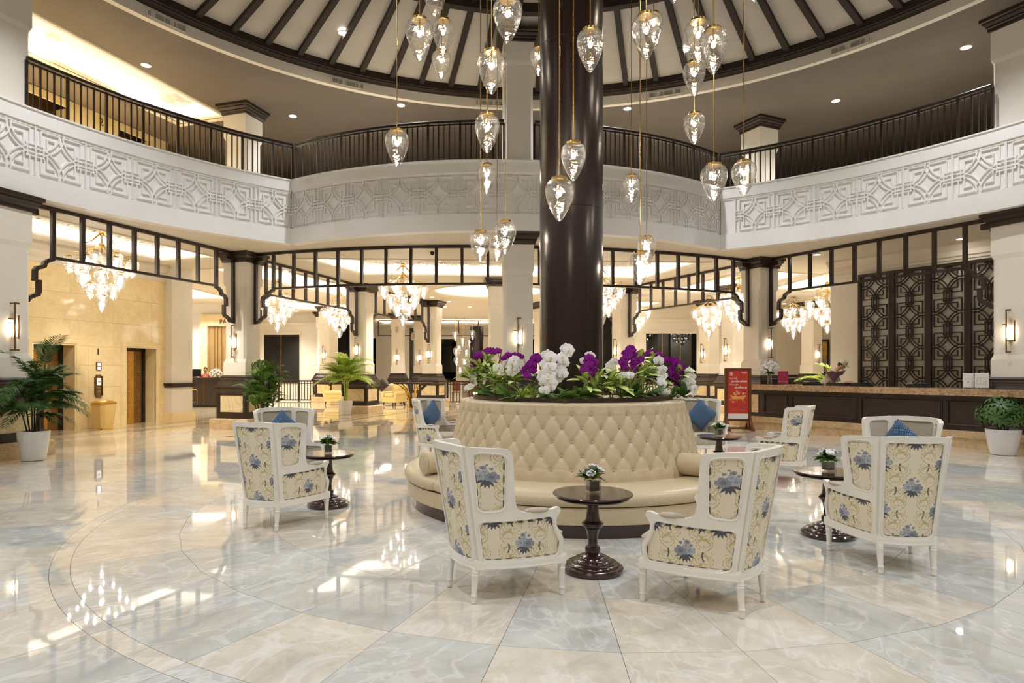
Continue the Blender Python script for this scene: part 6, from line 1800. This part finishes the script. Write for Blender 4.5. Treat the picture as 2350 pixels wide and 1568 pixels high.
ptext('Tâm thế', -.235, 1.385, .058); ptext('QUYỀN NĂNG', .235, 1.30, .062, 'RIGHT', .0016); ptext('Tăng ngàn', -.235, 1.22, .058); ptext('QUYỀN LỢI', .235, 1.135, .062, 'RIGHT', .0016); ptext('VinID', .235, 1.535, .06, 'RIGHT', .0008); ptext('VINPEARL', -.175, 1.47, .022, 'CENTER')
mb = MB(); mb.tube([(-.175 + .032 * cos(2 * pi * i / 20), -.028, 1.535 + .032 * sin(2 * pi * i / 20)) for i in range(21)], .008, 5); mb.box((-.175, -.028, 1.53), (.02, .004, .026)); link('emblem', mb.mesh('emblem', wt), ps)
for x, z, b in ((-.2, .53, '- - - - - - -'), (.06, .53, '- - - - - -'), (-.2, .46, '- - - - - -'), (.06, .46, '- - - - - -')): ptext(b, x, z, .04)
mb = MB(); mb.box((0, -.028, .375), (W_ - .08, .004, .15)); link('white_foot_panel', mb.mesh('white_foot_panel', paper), ps)
ptext('- - - -', .02, .39, .03, m=ink)
mb = MB(); fy = [mat('warm_print_gold', srgb(240, 170, 80), .5), mat('warm_print_red', srgb(150, 20, 24), .5), mat('print_skin', srgb(226, 170, 130), .5), mat('print_blue', srgb(50, 90, 160), .5)]
rn = random.Random(4)
for i in range(22):
    x, z = rn.uniform(-.2, .22), rn.uniform(.74, 1.06); a = rn.random() * 6.28; r = rn.uniform(.02, .05); n = 7
    mb._add([(x + r * (1 if k % 2 else .45) * cos(a + 6.283 * k / n), -.0285 - i * .00005, z + r * (1 if k % 2 else .45) * sin(a + 6.283 * k / n)) for k in range(n)], [tuple(range(n))], i % 3)
mb._add([(-.14, -.03, .84), (.16, -.03, .84), (.2, -.03, .92), (-.2, -.03, .92)], [(0, 1, 2, 3)], 0)
for x, s in ((-.1, 1.0), (.02, 1.15), (.14, 1.0)):
    mb._add([(x + .03 * s * cos(k), -.0305, 1.0 * 1 + .035 * s * sin(k)) for k in [i * .785 for i in range(8)]], [tuple(range(8))], 2)
mb._add([(.12 + .03 * cos(k), -.03, .60 + .025 * sin(k)) for k in [i * .785 for i in range(8)]], [tuple(range(8))], 3)
link('poster_picture', mb.mesh('poster_picture', fy), ps)

# ---- corridor beyond reception
w2 = struct('wall_passage', None, (0, 35.0, 0)); mb = MB(); mb.box((14.6, .1, 2.45), (8, .2, 4.9)); link('wall', mb.mesh('wall', M['cream']), w2)
mb = MB()
for x0, x1 in ((13.0, 14.2), (14.5, 15.7), (16.0, 17.6)):
    mb.sweep([(x0, -.01, 1.4), (x1, -.01, 1.4), (x1, -.01, 4.2), (x0, -.01, 4.2)], [(-.02, -.02), (.02, -.02), (.02, .02), (-.02, .02)], up=(0, 1, 0), closed=True)
link('panel_moulding', mb.mesh('panel_moulding', M['cream']), w2)
mb = MB(); mb.box((14.6, -.04, 1.33), (8, .1, .12)); mb.box((14.6, -.02, .6), (8, .04, 1.2)); link('dado', mb.mesh('dado', M['wood']), w2)
o = thing('painting', 'framed painting of yellow blossoms at the end of reception corridor', 'painting', (17.75, 34.9, 2.4)); mb = MB(); mb.sweep([(-.55, 0, -.9), (.55, 0, -.9), (.55, 0, .9), (-.55, 0, .9)], [(-.05, -.03), (.05, -.03), (.05, .03), (-.05, .03)], up=(0, 1, 0), closed=True); link('frame', mb.mesh('frame', M['wood']), o)
mb = MB(); mb.box((0, .02, 0), (1.1, .02, 1.8)); link('canvas', mb.mesh('canvas', mottled('grey_canvas', srgb(190, 196, 196), srgb(120, 110, 90), 3, .7)), o)
mb = MB()
for i in range(40):
    x, z, r = rn.uniform(-.5, .5), rn.uniform(-.2, .75), rn.uniform(.05, .13); mb._add([(x + r * rn.uniform(.7, 1) * cos(k), .006 - i * .0001, z + r * rn.uniform(.7, 1) * sin(k)) for k in [j * .7 for j in range(9)]], [tuple(range(9))])
link('blossoms', mb.mesh('blossoms', mat('yellow_paint', srgb(226, 176, 30), .6)), o)

# ================================================================== LOUNGE, WINDOWS, FENCES
def window(nm, x0, x1, z0, z1, y, mull, wallx, ry=0.0):
    o = struct(nm, None, (0, y, 0), 0)
    w = struct('wall_window', None, (0, y, 0), 0)
    mb = MB(); a, b = wallx
    mb.box(((a + x0) / 2, .1, 2.45), (x0 - a, .2, 4.9)); mb.box(((x1 + b) / 2, .1, 2.45), (b - x1, .2, 4.9)); mb.box(((x0 + x1) / 2, .1, (z1 + 4.9) / 2), (x1 - x0, .2, 4.9 - z1)); mb.box(((x0 + x1) / 2, .1, z0 / 2), (x1 - x0, .2, z0)); link('wall', mb.mesh('wall', M['cream']), w)
    mb = MB(); mb.sweep([(a, 0, 4.35), (b, 0, 4.35)], [(0, 0), (0, -.2), (.05, -.15), (.1, 0)], up=(0, 0, 1)); link('cornice', mb.mesh('cornice', M['ceil']), w)
    mb = MB(); mb.sweep([(x0, .02, z0), (x1, .02, z0), (x1, .02, z1), (x0, .02, z1)], [(-.03, -.06), (.03, -.06), (.03, .06), (-.03, .06)], up=(0, 1, 0), closed=True); mb.box(((x0 + x1) / 2, -.04, z1 + .05), (x1 - x0 + .1, .12, .1)); link('frame', mb.mesh('frame', M['cream']), o)
    xs = [x0] + mull + [x1]
    for i, (p, q) in enumerate(zip(xs[:-1], xs[1:])): mb = MB(); mb.box(((p + q) / 2, .06, (z0 + z1) / 2), (q - p - .02, .012, z1 - z0)); link('pane', mb.mesh('pane', M['window']), o)
    for x in mull: mb = MB(); mb.box((x, .05, (z0 + z1) / 2), (.05, .05, z1 - z0)); link('mullion', mb.mesh('mullion', M['bronze']), o)
    mb = MB(); mb.box(((x0 + x1) / 2, 5.2, 2.45), (x1 - x0 + 6, .1, 6)); mb.box(((x0 + x1) / 2, 2.8, -.0), (x1 - x0 + 5, 5, .04)); struct('exterior_backdrop', mb.mesh('exterior_backdrop', M['exterior']), (0, y, 0))  # dark backdrop and ground added behind the panes so windows read as night
window('window_1', -13.3, -11.2, .9, 3.70, 36.0, [-12.3], (-15.9, -9.5))
window('window_2', 7.85, 10.6, .9, 3.62, 33.4, [8.75, 9.7], (7.0, 12.4))
window('window_3', -4.4, -3.1, .8, 4.1, 48.5, [], (-6.4, 0.5))
window('window_4', -9.7, -9.05, .8, 4.1, 47.5, [], (-11.5, -6.6))
window('window_5', 1.5, 3.4, .8, 4.1, 48.4, [2.4], (.6, 7.4))
def fence(x0, x1, y, lab, h=1.12):
    o = thing('slatted_fence', lab, 'fence', ((x0 + x1) / 2, y, 0), 0, 'dark slatted lounge fences'); w = x1 - x0
    for z_, d_, h_ in ((h - .04, .09, .08), (.07, .07, .06), (h - .17, .05, .04)):
        mb = MB(); mb.box((0, 0, z_), (w, d_, h_)); link('rail', mb.mesh('rail', M['wood']), o)
    n = max(2, int(w / .15)); mb = MB(); mb.box((0, 0, h / 2), (.035, .04, h - .1)); sl = mb.mesh('slat', M['wood']); mb = MB(); mb.box((0, 0, h / 2 + .01), (.10, .10, h + .02)); po = mb.mesh('post', M['wood'])
    for i in range(n + 1):
        post = i in (0, n) or i % 7 == 0; link('post' if post else 'slat', po if post else sl, o, loc=(-w / 2 + w * i / n, 0, 0))
fence(-11.6, -9.6, 33.6, 'dark slatted fence before the left window, beside the bamboo palm'); fence(-8.0, -6.2, 33.2, 'dark slatted fence behind the tall palm'); fence(-2.45, -.9, 31.4, 'dark slatted fence left of the flower bed'); fence(7.0, 9.0, 31.5, 'dark slatted fence below the right window'); fence(-5.3, -3.9, 34.8, 'dark slatted fence behind the console table')
def clubchair(p, rz, lab):
    o = thing('club_chair', lab, 'armchair', (p[0], p[1], 0), rz, 'pale yellow club chairs')
    mb = MB(); pts = rnd([(-.40, -.36), (.40, -.36), (.40, .40), (-.40, .40)], .06)
    mb.prism(pts, .16, .42); link('base', mb.mesh('base', M['yellow']), o)
    mb = MB(); mb.loft([[(x * k, y * k + .06, z) for x, y in rnd([(-.27, -.3), (.27, -.3), (.27, .36), (-.27, .36)], .06)] for k, z in ((.96, .42), (1, .46), (1, .54), (.9, .57), (.3, .585))]); link('seat_cushion', mb.mesh('seat_cushion', M['yellow'], pi), o)
    mb = MB(); rings = []
    for i in range(9):
        t = i / 8; z = .3 + .58 * t; y = -.30 - .16 * t; w = .40 - .04 * t; q = .10 - .02 * t
        rings.append([(x, yy + y, z) for x, yy in rnd([(-w, -q), (w, -q), (w, q), (-w, q)], .07)])
    rings.append([(x * .96, (yy + .46) * .4 - .46, .90) for x, yy, z in rings[-1]]); mb.loft(rings); mb.M = Matrix.Translation((-.37, -.46, .87)) @ Matrix.Rotation(pi / 2, 4, 'Y'); mb.lathe([(.001, 0), (.075, .005), (.08, .02), (.08, .72), (.075, .735), (.001, .74)], n=16); link('backrest', mb.mesh('backrest', M['yellow'], 1.0), o)
    for s in (-1, 1):
        mb = MB(); mb.box((s * .36, .03, .45), (.13, .74, .2)); mb.M = Matrix.Translation((s * .37, -.36, .57)) @ Matrix.Rotation(-pi / 2, 4, 'X'); mb.lathe([(.001, 0), (.085, .005), (.095, .03), (.095, .74), (.085, .765), (.001, .77)], n=18); link('armrest', mb.mesh('armrest', M['yellow'], True), o)
        for y in (-.3, .33): mb = MB(); mb.loft([[(s * .33 + a * .03, y + b * .03, .17) for a, b in ((-1, -1), (1, -1), (1, 1), (-1, 1))], [(s * .36 + a * .018, y * 1.12 + b * .018, 0) for a, b in ((-1, -1), (1, -1), (1, 1), (-1, 1))]]); link('leg', mb.mesh('leg', M['wood']), o)
    mb = MB(); mb.M = Matrix.Translation((0, -.18, .72)) @ Matrix.Rotation(1.35, 4, 'X'); mb.grid(lambda i, j: tuple(c * .9 for c in pf(i, j, 1)), 8, 8); mb.grid(lambda i, j: tuple(c * .9 for c in pf(i, j, -1)), 8, 8); link('loose_cushion', mb.mesh('loose_cushion', M['yellow'], True), o)
clubchair((-7.85, 30.2), R_(-75), 'pale yellow club chair left of the tall palm, side on'); clubchair((-4.75, 29.3), R_(150), 'pale yellow club chair right of lounge column, seen from behind')
o = thing('lounge_sofa', 'cream lounge sofa behind the yellow chair, with a dark pillow', 'sofa', (-5.6, 31.6, 0)); mb = MB(); mb.prism(rnd([(-1.0, -.4), (1.0, -.4), (1.0, .4), (-1.0, .4)], .08), .12, .45); link('base', mb.mesh('base', M['creamsofa']), o)
mb = MB(); mb.loft([[(x, y * k + .30, z) for x, y in rnd([(-1.0, -.12), (1.0, -.12), (1.0, .12), (-1.0, .12)], .08)] for k, z in ((1, .4), (1, .86), (.8, .92), (.3, .95))]); link('backrest', mb.mesh('backrest', M['creamsofa'], pi), o)
for x_ in (-.9, .9):
    for y_ in (-.3, .3): mb = MB(); mb.box((x_, y_, .06), (.06, .06, .12)); link('leg', mb.mesh('leg', M['wood']), o)
for s in (-1, 1): mb = MB(); mb.prism(rnd([(s * .94 - .1, -.42), (s * .94 + .1, -.42), (s * .94 + .1, .4), (s * .94 - .1, .4)], .06), .12, .66); link('armrest', mb.mesh('armrest', M['creamsofa']), o)
mb = MB(); mb.loft([[(x * k, y * k - .08, z) for x, y in rnd([(-.83, -.33), (.83, -.33), (.83, .3), (-.83, .3)], .05)] for k, z in ((1, .45), (1.0, .55), (.95, .58))]); link('seat_cushion', mb.mesh('seat_cushion', M['creamsofa'], pi), o)
pl = link('throw_pillow', D.meshes.new_from_object(D.objects['throw_pillow'])); pl.data.materials.clear(); pl.data.materials.append(M['darkcush']); tag(pl, 'dark plum pillow standing on its corner on the cream lounge sofa', 'pillow'); pl.matrix_world = Matrix.Translation((-5.72, 31.55, .90)) @ Matrix.Rotation(1.25, 4, 'X') @ Matrix.Rotation(pi / 4, 4, 'Z') @ Matrix.Scale(1.15, 4)
o = thing('console_table', 'dark console table on curved gilt legs before the lounge column', 'table', (-3.62, 27.4, 0)); mb = MB(); mb.prism(rnd([(-.82, -.28), (.82, -.28), (.82, .28), (-.82, .28)], .05), 1.04, 1.11); link('tabletop', mb.mesh('tabletop', M['wood']), o)
for i, (x1, y1) in enumerate(((-.62, -.2), (-.2, -.22), (.2, -.22), (.62, -.2), (-.5, .2), (.5, .2))): mb = MB(); mb.tube([(x1 * .25, y1 * .3, .04), (x1 * .30, y1 * .4, .4), (x1 * .55, y1 * .7, .78), (x1, y1, 1.02), (x1 * 1.15, y1, 1.04)], [.035, .04, .045, .03, .02], 8); link('leg', mb.mesh('leg', M['gold'] if i % 2 == 0 else M['wood'], True), o)
mb = MB(); mb.lathe([(.3, 0), (.3, .03), (.18, .06), (.001, .06)], n=24); link('base', mb.mesh('base', M['gold'], True), o)
p = Vector((-5.7, 36.15, 0)); o = thing('wall_sign', 'small dark lobby sign on a far white pier', 'sign', (p.x, p.y, 1.6)); text('LOBBY', Matrix.Translation((0, -.0, -.0)) @ RX, .20, M['black'], 'lettering', o, bold=.004)
mb = MB(); mb.box((0, -.005, -.17), (.46, .012, .2)); link('plate', mb.mesh('plate', M['black']), o); text('LOUNGE', Matrix.Translation((0, -.013, -.20)) @ RX, .10, paper, 'lettering', o, ext=.0005)
for px, py, d, lab in ((911, 757, 36.1, 'small white wall speaker over the lobby sign pier'), (949, 772, 37.6, 'small white wall speaker on the pier right of the lobby sign')):
    q = at(px, py, d); o = thing('wall_speaker', lab, 'speaker', q); mb = MB(); mb.box((0, 0, 0), (.22, .12, .42)); link('cabinet', mb.mesh('cabinet', M['white']), o); mb = MB(); mb.box((0, -.065, 0), (.18, .01, .36)); link('grille', mb.mesh('grille', M['grey']), o)
o = thing('security_camera', 'black dome camera under the lower ceiling behind curved frieze', 'camera', fl(992, 578, ZC)); mb = MB(); mb.lathe([(.06, 0), (.06, -.04), (.05, -.07), (.03, -.095), (.001, -.1)], n=16); link('dome', mb.mesh('dome', M['black'], True), o)
# distant dining chairs glimpsed through the fence
mb = MB(); mb.box((0, 0, .46), (.44, .44, .05)); mb.box((0, .2, .75), (.44, .04, .45))
for x in (-.19, .19):
    for y in (-.19, .19): mb.box((x, y, .22), (.035, .035, .44))
dcm = mb.mesh('dining_chair', M['redwood'])
for i, (x, y) in enumerate(((-2.2, 34.2), (-1.5, 34.6), (-1.0, 33.9))): tag(link('dining_chair', dcm, loc=(x, y, 0), rz=.4 * i), 'small red-brown dining chair seen through the fence, ' + ('left', 'middle', 'right')[i] + ' of three', 'chair', 'dining chairs beyond the fence')
